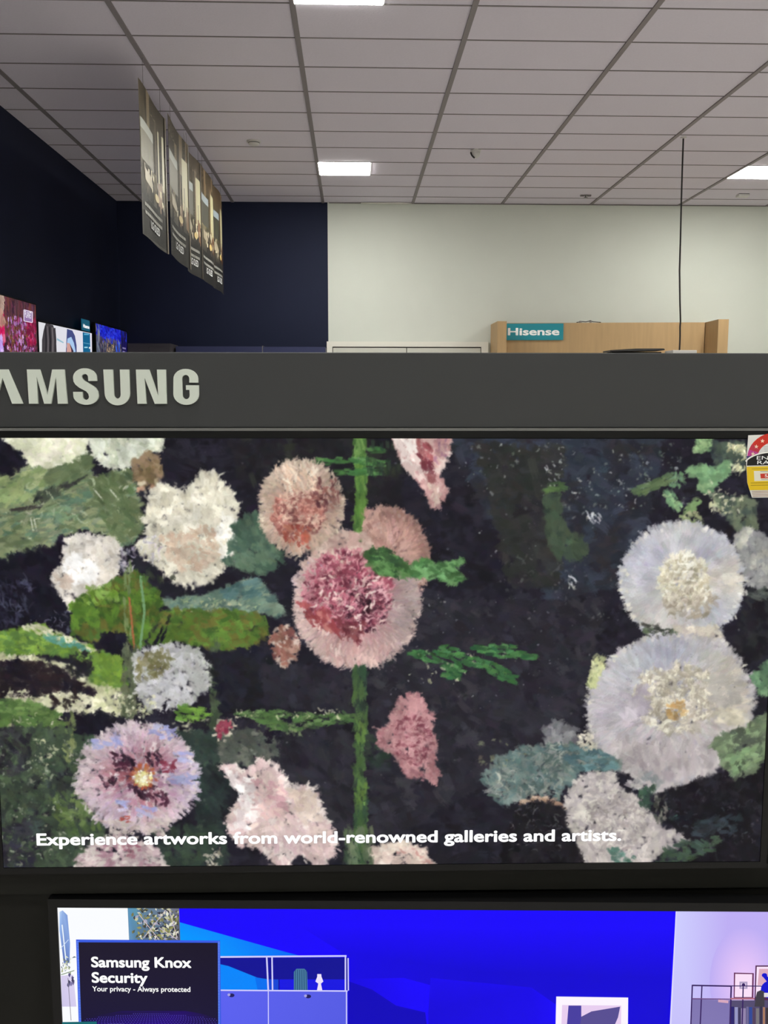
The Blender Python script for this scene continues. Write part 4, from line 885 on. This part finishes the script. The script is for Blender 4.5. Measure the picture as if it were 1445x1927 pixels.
# stem below and dashes to the right
c.area([(666, 1256), (686, 1256), (690, 1380), (684, 1420), (690, 1540), (686, 1640), (664, 1640), (668, 1480), (670, 1380), (664, 1300)], [(60, 90, 54), (50, 78, 56), (76, 106, 58), (46, 62, 50)], 230, 28, 7, 1.55, .15)
for y in (1370, 1385, 1480, 1500): c.area([(668, y - 8), (688, y - 8), (688, y + 12), (668, y + 12)], [(110, 150, 66), (96, 132, 60)], 10, 18, 6, 1.5, .2, under=False)
c.area([(650, 1560), (700, 1560), (700, 1640), (648, 1640)], [(84, 104, 74), (104, 120, 88), (60, 80, 60)], 70, 26, 8, 1.5, .2, under=False)
c.area([(690, 1380), (740, 1400), (735, 1440), (690, 1440)], [(40, 54, 46), (50, 62, 52)], 50, 18, 9, .8, .7, under=False)
for x, y, rx, ry, a in ((802, 1234, 32, 8, .25), (846, 1226, 26, 11, .1), (852, 1260, 20, 20, .4), (888, 1245, 18, 8, .2), (934, 1262, 48, 11, .42), (950, 1228, 60, 8, .12), (930, 1218, 40, 6, .0)):
    for k in range(int(rx * ry / 11)):
        th, q = r.uniform(0, 6.28), math.sqrt(r.random()); u_, v_ = rx * q * math.cos(th), ry * q * math.sin(th)
        c.stroke(x + u_ * math.cos(a) - v_ * math.sin(a), y + u_ * math.sin(a) + v_ * math.cos(a), 20, 7, a + r.normal(0, .2), c.pick([(58, 108, 60), (48, 92, 54), (72, 126, 70)], .08))
c.specks(770, 1215, 980, 1292, CM, 30, 8, 3, .7)
# pink flower at the lower centre
p = [(755, 1312), (786, 1304), (800, 1330), (815, 1345), (811, 1375), (822, 1400), (814, 1430), (826, 1452), (820, 1472), (800, 1464), (770, 1462), (756, 1440), (736, 1414), (716, 1404), (708, 1368), (730, 1376), (736, 1350)]
c.area(p, [(180, 122, 126), (192, 136, 138), (166, 106, 112)], 260, 16, 7, 1.2, .7, .05); c.fringe(p, [(196, 150, 146), (180, 126, 128)], 7, 15, 4)
c.ruffle(774, 1388, 38, 46, [(200, 146, 148), (186, 124, 130), (214, 170, 166)], [(124, 58, 72), (140, 72, 84)], 150, 15, 6)
# ---- right side: pale leaves, white hollyhocks
GP = [(132, 180, 122), (116, 162, 112), (150, 192, 132), (104, 146, 104)]
c.area([(1312, 820), (1340, 820), (1336, 845), (1320, 852), (1308, 845)], [(150, 196, 122), (170, 210, 140), (110, 150, 100)], 46, 13, 7, .8, .8)
c.area([(1340, 830), (1400, 830), (1400, 880), (1345, 870)], [(76, 90, 76), (60, 72, 70), (90, 104, 80)], 90, 18, 8, .8, .8)
c.area([(1290, 886), (1308, 876), (1350, 882), (1372, 866), (1372, 892), (1348, 910), (1334, 926), (1312, 918), (1322, 898)], GP, 130, 15, 8, .3, .6)
c.specks(1370, 835, 1402, 884, [(222, 220, 168), (206, 206, 150), (236, 232, 190)], 90, 11, 3.6, .9); c.specks(1320, 902, 1372, 930, [(206, 206, 170), (180, 190, 150)], 50, 9, 3, .8)
c.rad(1272, 900, 17, 16, [(0, (124, 164, 120)), (1, (100, 140, 100))], 40, 11, 6, aj=1)
c.area([(1190, 920), (1260, 890), (1264, 906), (1200, 932)], [(80, 104, 70), (96, 118, 76)], 46, 22, 7, -.4, .3, under=False)
c.area([(1246, 924), (1262, 920), (1282, 950), (1276, 966), (1258, 950)], GP, 34, 14, 7, .9, .4, under=False)
c.area([(1300, 940), (1318, 932), (1314, 956), (1286, 966)], [(136, 164, 104), (120, 150, 96)], 28, 14, 7, -.7, .4, under=False)
c.area([(1282, 968), (1310, 962), (1326, 984), (1300, 992), (1282, 988)], [(140, 156, 106), (166, 170, 126), (196, 190, 160)], 40, 14, 6, .3, .6, under=False)
c.area([(1330, 930), (1420, 940), (1430, 990), (1390, 1000), (1360, 960)], [(90, 104, 86), (72, 84, 76), (110, 122, 96)], 90, 15, 8, .8, .9)
c.specks(1336, 928, 1400, 968, CM, 60, 8, 3.4, .8); c.specks(1200, 830, 1300, 940, [(120, 140, 120), (150, 160, 150)], 40, 6, 3, .7)
c.area([(1385, 1002), (1410, 992), (1446, 1012), (1480, 1080), (1480, 1110), (1440, 1112), (1408, 1100), (1394, 1060)], [(160, 160, 156), (140, 140, 140), (176, 174, 164)], 180, 20, 9, 1.0, .7, .05)
c.area([(1388, 1004), (1412, 994), (1410, 1020), (1390, 1030)], [(200, 198, 180), (180, 180, 164)], 26, 14, 7, .8, .7, under=False)
c.area([(1410, 1110), (1480, 1112), (1480, 1200), (1430, 1240), (1380, 1230), (1400, 1150)], [(32, 30, 38), (40, 40, 44), (28, 26, 34)], 170, 22, 10, .8, .8)
c.area([(1400, 1110), (1480, 1106), (1480, 1124), (1420, 1124)], [(80, 92, 84), (96, 104, 96)], 26, 22, 8, .1, .3, under=False)
def big_white(cx, cy, rx, ry, n, seed):
    q = [(cx + rx * math.cos(a * .21), cy + ry * math.sin(a * .21)) for a in range(30)]
    c.area(q, [(186, 186, 192), (178, 178, 186), (198, 196, 196)], int(n * .3), 24, 11, 'radial', .4, .04)
    c.rad(cx, cy, rx, ry, [(.3, (206, 202, 190)), (.55, (192, 190, 192)), (1, (200, 198, 194))], n, 27, 11, r0=.34, lobes=.03, aj=.2, jit=.05, tint=[(-2.6, 4, (178, 178, 204), .5), (-.7, 5, (168, 168, 186), .7), (.6, 5, (170, 176, 192), .6), (-.05, 7, (216, 204, 182), .7), (1.9, 4, (206, 196, 184), .5)])
    c.fringe(q, [(212, 208, 200), (190, 190, 196), (220, 214, 196)], 7, 18, 6)
big_white(1283, 1092, 115, 110, 1300, 1)
c.rad(1288, 1092, 54, 58, [(0, (212, 198, 164)), (.5, (226, 218, 190)), (1, (230, 224, 204))], 300, 17, 7, aj=.9)
c.ruffle(1286, 1085, 46, 44, [(236, 230, 208), (226, 218, 188), (244, 240, 222)], [(190, 178, 146), (176, 166, 140)], 170, 16, 7)
c.ruffle(1298, 1130, 50, 26, [(210, 198, 172), (196, 184, 166), (224, 214, 190)], [(150, 140, 120), (164, 150, 130)], 110, 16, 7)
c.area([(1215, 1172), (1250, 1180), (1275, 1182), (1262, 1198), (1216, 1200)], [(96, 112, 86), (60, 62, 56), (120, 132, 100)], 34, 18, 6, .2, .4, under=False)
c.area([(1270, 1180), (1350, 1180), (1370, 1215), (1290, 1215)], [(216, 204, 184), (196, 184, 170), (206, 198, 186)], 80, 18, 8, .4, .7)
# second white hollyhock, larger and lower
p = [(1180, 1216), (1215, 1200), (1300, 1196), (1360, 1206), (1396, 1240), (1416, 1285), (1418, 1330), (1400, 1368), (1360, 1376), (1366, 1430), (1310, 1468), (1240, 1490), (1170, 1445), (1120, 1400), (1106, 1350), (1112, 1290), (1140, 1250)]
c.area(p, [(180, 176, 182), (190, 184, 182), (172, 168, 176)], 520, 26, 12, 'radial', .5, .04)
c.rad(1262, 1325, 156, 130, [(.3, (200, 192, 180)), (.6, (186, 180, 182)), (1, (190, 184, 176))], 1500, 32, 8, r0=.35, aj=.3, jit=.05, lobes=.04, tint=[(-2.6, 4, (182, 184, 190), .6), (-1.6, 5, (166, 170, 190), .7), (-.4, 4, (188, 178, 160), .7), (3.0, 4, (188, 178, 190), .6), (.2, 6, (196, 186, 166), .5), (1.6, 3, (178, 166, 168), .7)])
c.fringe(p, [(204, 198, 188), (186, 180, 180), (214, 208, 190)], 7, 18, 6)
c.area([(1150, 1380), (1250, 1410), (1350, 1380), (1362, 1430), (1310, 1466), (1240, 1488), (1172, 1442)], [(178, 166, 168), (188, 178, 176), (168, 156, 160)], 260, 26, 9, 1.4, .5, .04, under=False)
c.ruffle(1270, 1310, 78, 66, [(226, 218, 192), (216, 206, 184), (236, 230, 206), (206, 196, 180)], [(170, 160, 140), (184, 172, 152)], 420, 19, 8)
c.area([(1256, 1325), (1285, 1318), (1290, 1340), (1268, 1355), (1254, 1348)], [(192, 150, 90), (206, 172, 112), (176, 140, 90)], 40, 14, 7, .8, .7, under=False)
c.area([(1170, 1300), (1215, 1290), (1220, 1340), (1170, 1350)], [(178, 166, 178), (190, 180, 188)], 50, 22, 10, .8, .7, .03, under=False)
c.area([(1330, 1270), (1395, 1275), (1396, 1320), (1340, 1330)], [(166, 160, 152), (176, 170, 160)], 60, 22, 10, .2, .5, .04, under=False)
c.area([(1345, 1330), (1405, 1335), (1396, 1366), (1350, 1356)], [(220, 210, 184), (206, 196, 170)], 44, 17, 7, .3, .6, .04, under=False)
c.area([(1114, 1236), (1138, 1236), (1130, 1262), (1118, 1296), (1110, 1290)], [(214, 218, 160), (196, 200, 140), (150, 156, 110)], 40, 13, 6, 1.2, .6)
# teal-grey foliage, buds and lower white flower
c.area([(1020, 1366), (1050, 1356), (1086, 1370), (1085, 1400), (1030, 1412)], [(122, 122, 126), (104, 104, 108), (134, 134, 136)], 80, 18, 8, .8, .8)
c.area([(908, 1470), (930, 1430), (985, 1406), (1060, 1398), (1110, 1402), (1172, 1436), (1150, 1450), (1100, 1446), (1066, 1480), (1050, 1500), (1000, 1498), (940, 1512)], [(112, 130, 124), (92, 118, 116), (130, 140, 132), (84, 104, 100), (146, 152, 144)], 420, 22, 6, .7, .9, .08)
c.area([(1050, 1405), (1110, 1402), (1172, 1436), (1140, 1450), (1080, 1446)], [(84, 120, 124), (100, 136, 138), (74, 104, 110)], 90, 22, 7, .2, .4, under=False)
c.specks(920, 1400, 1060, 1500, [(176, 182, 166), (60, 74, 74), (150, 160, 150)], 110, 14, 2.6, .7)
c.specks(900, 1390, 1010, 1440, [(110, 116, 90), (130, 134, 100)], 60, 8, 4, .7)
c.area([(1088, 1378), (1108, 1370), (1124, 1400), (1110, 1416), (1090, 1404)], [(232, 224, 200), (216, 208, 184)], 34, 13, 6, .9, .7, under=False)
p = [(1066, 1500), (1082, 1468), (1110, 1450), (1152, 1456), (1172, 1490), (1205, 1502), (1222, 1530), (1246, 1556), (1294, 1578), (1240, 1604), (1200, 1640), (1094, 1640), (1090, 1580), (1060, 1540)]
c.area(p, [(188, 178, 174), (200, 190, 182), (172, 162, 162), (206, 198, 186)], 460, 20, 8, .9, .8, .04); c.fringe(p, [(204, 196, 186), (184, 174, 172)], 8, 16, 5)
c.ruffle(1150, 1545, 60, 56, [(208, 200, 188), (196, 186, 180), (218, 212, 198)], [(150, 140, 140), (166, 154, 150)], 200, 19, 7)
c.area([(1180, 1440), (1250, 1460), (1230, 1490), (1180, 1480)], [(170, 164, 166), (190, 184, 180), (140, 146, 146)], 50, 18, 8, .6, .7, under=False)
c.area([(1198, 1486), (1230, 1480), (1226, 1520), (1205, 1515)], [(62, 92, 70), (50, 74, 62), (80, 110, 84)], 34, 17, 7, 1.0, .6, under=False)
c.area([(1245, 1520), (1260, 1512), (1290, 1545), (1262, 1545)], [(66, 112, 100), (84, 130, 116)], 26, 17, 7, .8, .5, under=False)
c.area([(1230, 1490), (1300, 1475), (1345, 1460), (1420, 1450), (1480, 1420), (1480, 1640), (1300, 1640), (1290, 1570), (1250, 1540)], [(30, 28, 36), (24, 22, 28), (38, 36, 44)], 380, 24, 11, .8, .8)
c.area([(1224, 1496), (1250, 1496), (1262, 1540), (1236, 1545)], [(60, 62, 58), (120, 118, 108), (80, 84, 76)], 30, 16, 6, 1.4, .5, under=False)
c.area([(1338, 1402), (1362, 1378), (1390, 1372), (1480, 1320), (1470, 1400), (1440, 1420), (1420, 1448), (1382, 1462), (1366, 1440)], [(116, 136, 100), (96, 112, 86), (134, 158, 114), (84, 94, 78)], 240, 20, 9, -.5, .6)
c.area([(1366, 1420), (1420, 1400), (1430, 1430), (1384, 1456)], [(136, 166, 116), (120, 150, 104)], 50, 20, 8, -.5, .4, under=False)
c.area([(1384, 1430), (1404, 1430), (1402, 1450), (1386, 1450)], [(70, 84, 62)], 8, 12, 6, 1.2, .4, under=False)
c.area([(1415, 1272), (1440, 1245), (1480, 1230), (1480, 1320), (1430, 1300)], [(108, 148, 106), (90, 126, 92), (126, 166, 120)], 90, 18, 9, .8, .7)
c.area([(1136, 1602), (1170, 1594), (1200, 1612), (1190, 1640), (1136, 1640)], [(72, 112, 98), (90, 128, 112)], 36, 18, 8, .2, .5, under=False)
c.area([(1250, 1600), (1290, 1580), (1356, 1572), (1350, 1596), (1290, 1626), (1240, 1630)], [(78, 102, 72), (66, 88, 66), (60, 80, 70)], 80, 20, 8, .3, .5, under=False)
c.area([(1300, 1545), (1400, 1530), (1380, 1570), (1310, 1570)], [(40, 50, 60), (52, 64, 72), (44, 48, 54)], 60, 22, 9, -.3, .5, under=False)
c.specks(1230, 1480, 1430, 1600, [(70, 70, 80), (90, 90, 98)], 90, 9, 2.6, .6)
c.area([(966, 1516), (1000, 1496), (1050, 1500), (1064, 1520), (1040, 1512), (1000, 1508)], [(176, 142, 116), (160, 126, 104), (196, 166, 140)], 34, 18, 6, .1, .3, under=False)
c.area([(956, 1560), (976, 1520), (1020, 1508), (1056, 1520), (1066, 1580), (1094, 1600), (1096, 1640), (940, 1640)], [(26, 24, 30), (34, 32, 38), (20, 18, 24)], 220, 22, 8, 1.2, .7)
c.specks(960, 1510, 1060, 1600, [(76, 76, 84), (104, 104, 104)], 90, 12, 2.2, .6)
c.specks(-10, 830, 1450, 1630, [(150, 150, 150), (20, 18, 24), (190, 190, 184)], 260, 3, 2, .5)
c.soften(-40, 815, 1475, 1640, 1)
g_ = c.a.mean(2, keepdims=True); c.a[:] = g_ + (c.a - g_) * .84      # old varnished pigments, a little muted
c.mesh('screen', TW, TH, M_SCREEN, tv, -.0005)
text_mesh('caption', 'Experience artworks from world-renowned galleries and artists.', -.5062 - .0492 + .0006, .431 - .0492, .9868 - 1.292 - .0008, .0204, M_TEXTGLOW, tv, y=-.0010, bold=.030)
for v in tv.children[-1].data.vertices: v.co.z -= (v.co.x + .555) * .0012

# ------------------------------------------------------------------ lower television
LOW = ((0.00076343797, 5.9588343e-06, -0.63235478), (6.4918159e-06, -0.00083611911, 1.7294218), (5.053644e-06, -6.7069357e-05, 1.0))
tv2 = television(TW, TH, .0145, 'lower television showing a bright blue room with a security advert')
tv2.location = (.127293, 1.413973, .5332); tv2.rotation_euler = (0, 0, R(-2.45))
pc = Pic(lambda x, y: hmap(LOW, x, y), lambda a, b, k: (min(max(a, -TW / 2), TW / 2), -.0003 - k, min(max(b, -TH / 2), TH / 2)), .0000035)
BL, BD = (24, 0, 255), (15, 0, 214)
pc.poly([(100, 1690), (1600, 1690), (1600, 2900), (100, 2900)], BL)
pc.poly([(560, 1740), (900, 1745), (1266, 1745), (1262, 1840), (900, 1830), (640, 1790)], [BL, BL, BL, BD, BD, (18, 0, 232)])
pc.poly([(640, 1790), (900, 1830), (1262, 1840), (1240, 2600), (640, 2600)], [(18, 0, 232), BD, BD, (18, 0, 230), (14, 0, 200)])
pc.poly([(655, 1842), (760, 1840), (870, 1870), (960, 1927), (1100, 2600), (900, 2600)], [(20, 0, 226), BL, (26, 2, 255), BL, BL, (16, 0, 210)])
pc.poly([(655, 1846), (700, 1862), (745, 1892), (800, 1905), (860, 2600), (655, 2600)], [(12, 0, 190)] * 6)
pc.poly([(810, 1840), (1000, 1858), (1060, 1900), (1040, 2500), (810, 2500), (806, 1905)], [(22, 0, 240), (20, 0, 234), BL, (28, 4, 255), BL, (18, 0, 220)])
# sunlight on the blue wall and cabinet
pc.poly([(337, 1735), (415, 1757), (540, 1792), (575, 1801), (337, 1801)], [(0, 140, 255), (0, 138, 255), (0, 110, 250), (0, 96, 248), (0, 166, 255)])
# window side: white wall, garden strip, tree
pc.poly([(108, 1700), (241, 1700), (246, 1775), (300, 1780), (300, 2600), (128, 2600)], (250, 252, 255))
pc.poly([(112, 1716), (118, 1713), (127, 1722), (132, 1775), (131, 1812), (120, 1812), (112, 1750)], [(190, 214, 246), (150, 180, 230), (120, 150, 214), (130, 160, 220), (110, 136, 206), (90, 112, 186), (150, 184, 240)])
pc.line((117, 1740), (124, 1806), 2.2, (236, 246, 255)); pc.line((113, 1786), (129, 1768), 1.2, (210, 226, 250))
rn = random.Random(4)
for k in range(34):
    x, y = rn.uniform(117, 136), rn.uniform(1800, 1838); a = rn.uniform(0, 6.28); l_ = rn.uniform(2.5, 6)
    pc.poly([(x, y), (x + l_ * math.cos(a - .5), y + l_ * math.sin(a - .5)), (x + l_ * 1.6 * math.cos(a), y + l_ * 1.6 * math.sin(a))], rn.choice([(150, 160, 120), (96, 112, 120), (220, 226, 200), (190, 196, 150), (120, 130, 170)]))
pc.poly([(115, 1836), (138, 1834), (144, 1894), (117, 1894)], [(214, 204, 236), (220, 212, 240), (214, 206, 240), (206, 198, 232)])
for k in range(10):
    x, y = rn.uniform(127, 138), rn.uniform(1830, 1852); pc.poly([(x, y), (x + 4, y + 3), (x + 2, y + 9), (x - 1, y + 5)], rn.choice([(90, 84, 130), (130, 122, 166), (70, 66, 100)]))
pc.line((128, 1840), (134, 1920), 1.1, (130, 124, 140)); pc.line((115, 1834), (140, 1826), 1.6, (130, 150, 120))
pc.poly([(240, 1700), (337, 1700), (340, 1790), (244, 1790)], [(96, 140, 170), (112, 112, 128), (84, 84, 96), (90, 110, 140)])
pc.poly([(241, 1700), (258, 1700), (260, 1790), (244, 1790)], [(90, 150, 190), (96, 150, 170), (90, 120, 150), (110, 150, 190)])
for k in range(230):
    x, y = 246 + 90 * rn.random() ** .75, rn.uniform(1709, 1768); a = rn.uniform(0, 6.28); l_ = rn.uniform(3, 7)
    pts = [(x, y), (x + l_ * math.cos(a - .45), y + l_ * math.sin(a - .45)), (x + l_ * 1.7 * math.cos(a), y + l_ * 1.7 * math.sin(a)), (x + l_ * math.cos(a + .45), y + l_ * math.sin(a + .45))]
    pc.poly([(min(max(q[0], 242), 336.5), q[1]) for q in pts], rn.choice([(196, 196, 160), (150, 150, 96), (90, 92, 70), (64, 66, 66), (226, 226, 206), (120, 120, 80), (54, 56, 70), (170, 168, 190)]))
for p, q in (((270, 1765), (312, 1712)), ((300, 1745), (334, 1767)), ((318, 1710), (334, 1764)), ((262, 1720), (300, 1768))): pc.line(p, q, 1.4, (206, 190, 190))
# the cabinet
pc.poly([(412, 1801), (654, 1801), (654, 1864), (412, 1864)], (14, 14, 150))
pc.poly([(412, 1813), (430, 1817), (505, 1847), (505, 1863), (412, 1863)], (0, 134, 252))
pc.poly([(480, 1838), (505, 1842), (505, 1863), (485, 1863)], (0, 110, 240)); pc.rect(506, 1842, 524, 1863, (20, 70, 214)); pc.rect(526, 1842, 652, 1863, (22, 20, 226))
pc.poly([(412, 1864), (654, 1864), (655, 2400), (412, 2400)], [(92, 98, 240), (86, 92, 228), (70, 78, 220), (70, 78, 220)])
W_ = (206, 204, 255)
for p, q, wd in (((412, 1800), (652, 1798), 3.2), ((412, 1862.5), (654, 1864), 2.6), ((502, 1800), (505, 1864), 3), ((512, 1800), (513, 1863), 2.8), ((650, 1799), (650, 1864), 2.8), ((655, 1802), (655.5, 1863), 2.4), ((505, 1864), (507, 2400), 1.8), ((652, 1864), (652.5, 2400), 2.2)): pc.line(p, q, wd, W_)
pc.poly([(553, 1828), (558, 1822), (573, 1822), (578, 1828), (579, 1862), (553, 1862)], (70, 120, 158))
for k in range(6): pc.line((556 + k * 4, 1824), (555.5 + k * 4.3, 1862), 1.3, (38, 76, 118))
pc.poly([(597, 1832), (604.5, 1832), (605, 1837), (608.5, 1846), (604, 1850), (606.5, 1862.5), (596.5, 1862.5), (599, 1850), (593.5, 1846), (597, 1837)], (238, 228, 250))
for x, y in ((436, 1872), (580, 1874)): pc.disc(x, y, 5.5, 3.6, (34, 30, 96), 14); pc.disc(x - 5, y - 1, 2.8, 2.6, (170, 166, 226), 12)
# the advert's black panel
pc.poly([(143.5, 1767), (414.5, 1769), (417, 2000), (151, 2000)], (58, 92, 226))
for k in range(54): pc.line((145 + k * .046 * 2.1, 1771 + k * 3), (149 + k * .046 * 2.1, 1771 + k * 3), 1.1, (120, 160, 255)); pc.line((410.6, 1772 + k * 3), (413.6, 1772 + k * 3), 1.0, (130, 170, 255))
pc.poly([(148.5, 1772), (410, 1773), (411.5, 2000), (156, 2000)], [(30, 24, 44), (26, 20, 40), (24, 18, 60), (24, 18, 60)])
pc.poly([(156, 1918), (190, 1908), (230, 1901), (350, 1901), (380, 1906), (411, 1916), (411, 2000), (157, 2000)], [(26, 20, 54), (26, 18, 60), (30, 14, 84), (34, 10, 96), (28, 14, 70), (26, 18, 54), (58, 0, 190), (58, 0, 190)])
for j in range(10):
    y = 1903 + j * 3.0
    for k in range(56):
        x = 284 + (k - 27.5) * (3.5 + j * .35)
        if 160 < x < 408 and (y > 1903 + abs(x - 284) * .09): pc.rect(x, y, x + 1.1, y + 1.0, (96, 84, 214))
pc.poly([(116, 1921), (183, 1920), (184, 1950), (118, 1951)], (24, 104, 112)); pc.line((204, 1925.6), (234, 1925.6), 1.6, (210, 206, 240))
# framed picture leaning on the blue wall
pc.poly([(1046, 1873), (1181, 1875), (1180, 2000), (1043, 2000)], (252, 244, 255))
pc.poly([(1057, 1889), (1168, 1890), (1167, 2000), (1053, 2000)], (232, 206, 240))
pc.poly([(1069, 1890), (1093, 1890), (1093, 1912), (1096, 2000), (1060, 2000)], (72, 62, 160)); pc.poly([(1093, 1911), (1112, 1901), (1166, 1892), (1162, 1912), (1152, 1935), (1096, 1935), (1091, 1925)], (88, 78, 146))
# lilac wall, shelf and books on the right
LW = (190, 174, 244)
pc.poly([(1271, 1700), (1500, 1700), (1500, 2600), (1230, 2600)], LW)
pc.poly([(1271, 1700), (1370, 1700), (1345, 2200), (1244, 2200)], [(206, 206, 255), LW, LW, LW])
pc.disc(1400, 1845, 66, 104, (240, 204, 250), 30, LW)
pc.line((1271.5, 1706), (1229, 2600), 1.8, (230, 226, 255))
pc.poly([(1302, 1878), (1376, 1880), (1368, 2600), (1272, 2600)], [(128, 118, 176), (126, 116, 176), (150, 140, 206), (150, 140, 206)])
pc.poly([(1374, 1880), (1500, 1880), (1500, 2600), (1362, 2600)], (84, 76, 112))
for k, (x, wd, cc) in enumerate(((1374, 6, (44, 36, 110)), (1381, 6, (150, 150, 196)), (1388, 4, (60, 54, 90)), (1393, 9, (146, 132, 172)), (1403, 4, (110, 104, 150)), (1408, 6, (50, 72, 150)), (1415, 5, (84, 64, 92)), (1421, 6, (120, 116, 122)), (1428, 5, (56, 52, 76)), (1434, 4, (170, 124, 96)), (1439, 5, (62, 54, 60)), (1445, 8, (60, 74, 130)), (1454, 8, (120, 90, 90)))):
    pc.rect(x, 1892 + (k * 5) % 4, x + wd, 2030, cc)
pc.poly([(1379.5, 1828), (1417, 1829), (1416, 1876), (1379, 1876)], (104, 46, 92)); pc.poly([(1382, 1830.5), (1414, 1831), (1413, 1874), (1381, 1874)], (250, 224, 248)); pc.rect(1390, 1845, 1405, 1858.5, (176, 160, 196)); pc.rect(1393, 1848, 1402, 1856, (226, 206, 236))
pc.poly([(1420, 1814.5), (1500, 1814.5), (1500, 1880), (1418, 1880)], (84, 40, 84)); pc.poly([(1422.5, 1817), (1500, 1817), (1500, 1874), (1420.5, 1874)], (250, 228, 250)); pc.poly([(1427, 1821), (1500, 1821), (1500, 1852), (1424, 1852)], (220, 172, 190))
pc.disc(1437, 1833, 5.2, 4, (18, 18, 206), 14); pc.line((1437, 1834), (1446, 1845), 7, (18, 18, 206)); pc.disc(1449, 1860, 19, 17, (20, 20, 206), 22)
pc.poly([(1423, 1864), (1430, 1861), (1437, 1864), (1437, 1892), (1418, 1892), (1421, 1872)], (66, 62, 72)); pc.rect(1436, 1866, 1444, 1874, (226, 220, 226))
DP = (56, 34, 96)
for p, q, wd in (((1301, 1852), (1376, 1853.5), 2.8), ((1376, 1853), (1432, 1853.5), 1.8), ((1301.5, 1851), (1272, 2600), 2.6), ((1319.5, 1853), (1286, 2600), 2.4), ((1374.5, 1853), (1348, 2600), 3), ((1397, 1852), (1372, 2600), 2.4)): pc.line(p, q, wd, DP)
pc.line((1301, 1877), (1372, 1878), 2.2, (110, 76, 130)); pc.line((1350, 1881), (1369, 1883), 5, (216, 168, 190)); pc.line((1373, 1877), (1418, 1877), 3, (176, 108, 128)); pc.disc(1397.5, 1851, 3.2, 3.2, DP, 12)
pc.done('screen', M_SCREEN, tv2)
def low_text(s, x0, x1, y, cap, bold):
    a0, a1 = hmap(LOW, x0, y), hmap(LOW, x1, y); b1 = hmap(LOW, x0, y - cap)
    return text_mesh('caption', s, a0[0], a1[0], a0[1], b1[1] - a0[1], M_TEXTGLOW, tv2, y=-.0032, bold=bold)
low_text('Samsung Knox', 173, 361, 1818, 20, .030); low_text('Security', 174, 279, 1847, 20, .030); low_text('Your privacy - Always protected', 175, 359, 1863, 9.5, .016)

# ------------------------------------------------------------------ energy label hooked over the upper screen's corner
lab = empty('energy_label'); tag(lab, 'red and yellow energy rating label on the upper right corner of the flower screen', 'label')
lab.matrix_world = tv.matrix_world @ Matrix.Translation((0, -.0042, 0))
pc = Pic(lambda x, y: hmap(UP, x, y), lambda a, b, k: (a, -k, b), .000012)
m = MB(); m.prism([hmap(UP, x, y) for x, y in ((1406, 819), (1508, 815), (1506, 935), (1413, 936), (1404, 908), (1402, 872))], .0002, .0009, 'y'); m.done('card', M_PLASTIC, lab)
pc.poly([(1406, 819), (1508, 815), (1506, 935), (1413, 936), (1404, 908), (1402, 872)], (226, 226, 222))
cx_, cy_ = 1456, 862
def sector(a0, a1, r0_, r1_, col, n=14):
    o = [(cx_ + r1_ * math.cos(R(a0 + (a1 - a0) * i / n)), cy_ - r1_ * .92 * math.sin(R(a0 + (a1 - a0) * i / n))) for i in range(n + 1)]
    q = [(cx_ + r0_ * math.cos(R(a1 + (a0 - a1) * i / n)), cy_ - r0_ * .92 * math.sin(R(a1 + (a0 - a1) * i / n))) for i in range(n + 1)]
    pc.poly(o + q, col)
sector(-8, 20, 33, 52, (186, 60, 116)); sector(20, 160, 33, 52, (200, 48, 34)); sector(146, 160, 33, 52, (186, 52, 70)); sector(160, 190, 33, 52, (184, 64, 140))
pc.poly([(1402.5, 858), (1420, 857), (1404, 868)], (64, 60, 110))
sector(0, 180, 0, 32.5, (214, 214, 214), 20)
for k in range(4): pc.rect(1434 + k, 840 + k * 4, 1478 - k, 841.4 + k * 4, (176, 180, 184))
o_ = [(cx_ + 58 * math.cos(R(180 - 9 * i)), 876 - 26 * math.sin(R(180 - 9 * i))) for i in range(21)]
pc.poly([(1403, 876)] + [p for p in o_ if p[0] > 1403 and p[0] < 1507] + [(1507, 874)], (24, 22, 24))
for i in range(2, 18): pc.line(o_[i], o_[i + 1], 2.6, (236, 236, 232))
def star(x, y, s):
    pc.poly([(x + s * (1 if k % 2 == 0 else .42) * math.sin(k * math.pi / 5 + .1), y - s * (1 if k % 2 == 0 else .42) * math.cos(k * math.pi / 5 + .1)) for k in range(10)], (236, 206, 186))
for a in (168, 146, 124, 102, 80, 58, 36, 14): star(cx_ + 42.5 * math.cos(R(a)), cy_ - 39 * math.sin(R(a)), 4.3)
pc.poly([(1402.6, 878), (1507, 875), (1506.5, 921), (1408, 922), (1404, 908)], (224, 190, 34))
pc.line((1412, 882), (1503, 880), 1.0, (150, 128, 50)); pc.poly([(1416, 886), (1500, 884), (1499, 903), (1417, 905)], (224, 222, 206)); pc.line((1428, 887), (1492, 886), 1.0, (150, 146, 130))
pc.poly([(1428, 891), (1492, 889), (1492, 898), (1429, 900)], (198, 60, 44)); pc.line((1430, 902), (1490, 901), .9, (150, 146, 130))
for k, y in enumerate((908.5, 913)): pc.line((1410, y), (1504, y - 2), 1.2, (150, 122, 24))
for k in range(4): pc.line((1412 + k * .6, 924.5 + k * 3), (1504, 922 + k * 3), 1.1, (176, 140, 120))
pc.done('print', M_PRINT, lab)
def lab_text(s, x0, x1, y, cap, bold, mm):
    a0, a1 = hmap(UP, x0, y), hmap(UP, x1, y); b1 = hmap(UP, x0, y - cap)
    text_mesh('lettering', s, a0[0], a1[0], a0[1], b1[1] - a0[1], mm, lab, y=-.0012, bold=bold)
lab_text('ENERGY', 1421, 1490, 864.5, 6.6, .0, M_SIGNWHITE); lab_text('RATING', 1422, 1489, 873, 6.6, .0, M_SIGNWHITE); lab_text('SAMSUNG', 1436, 1486, 897.5, 5.4, .01, M_SIGNWHITE)
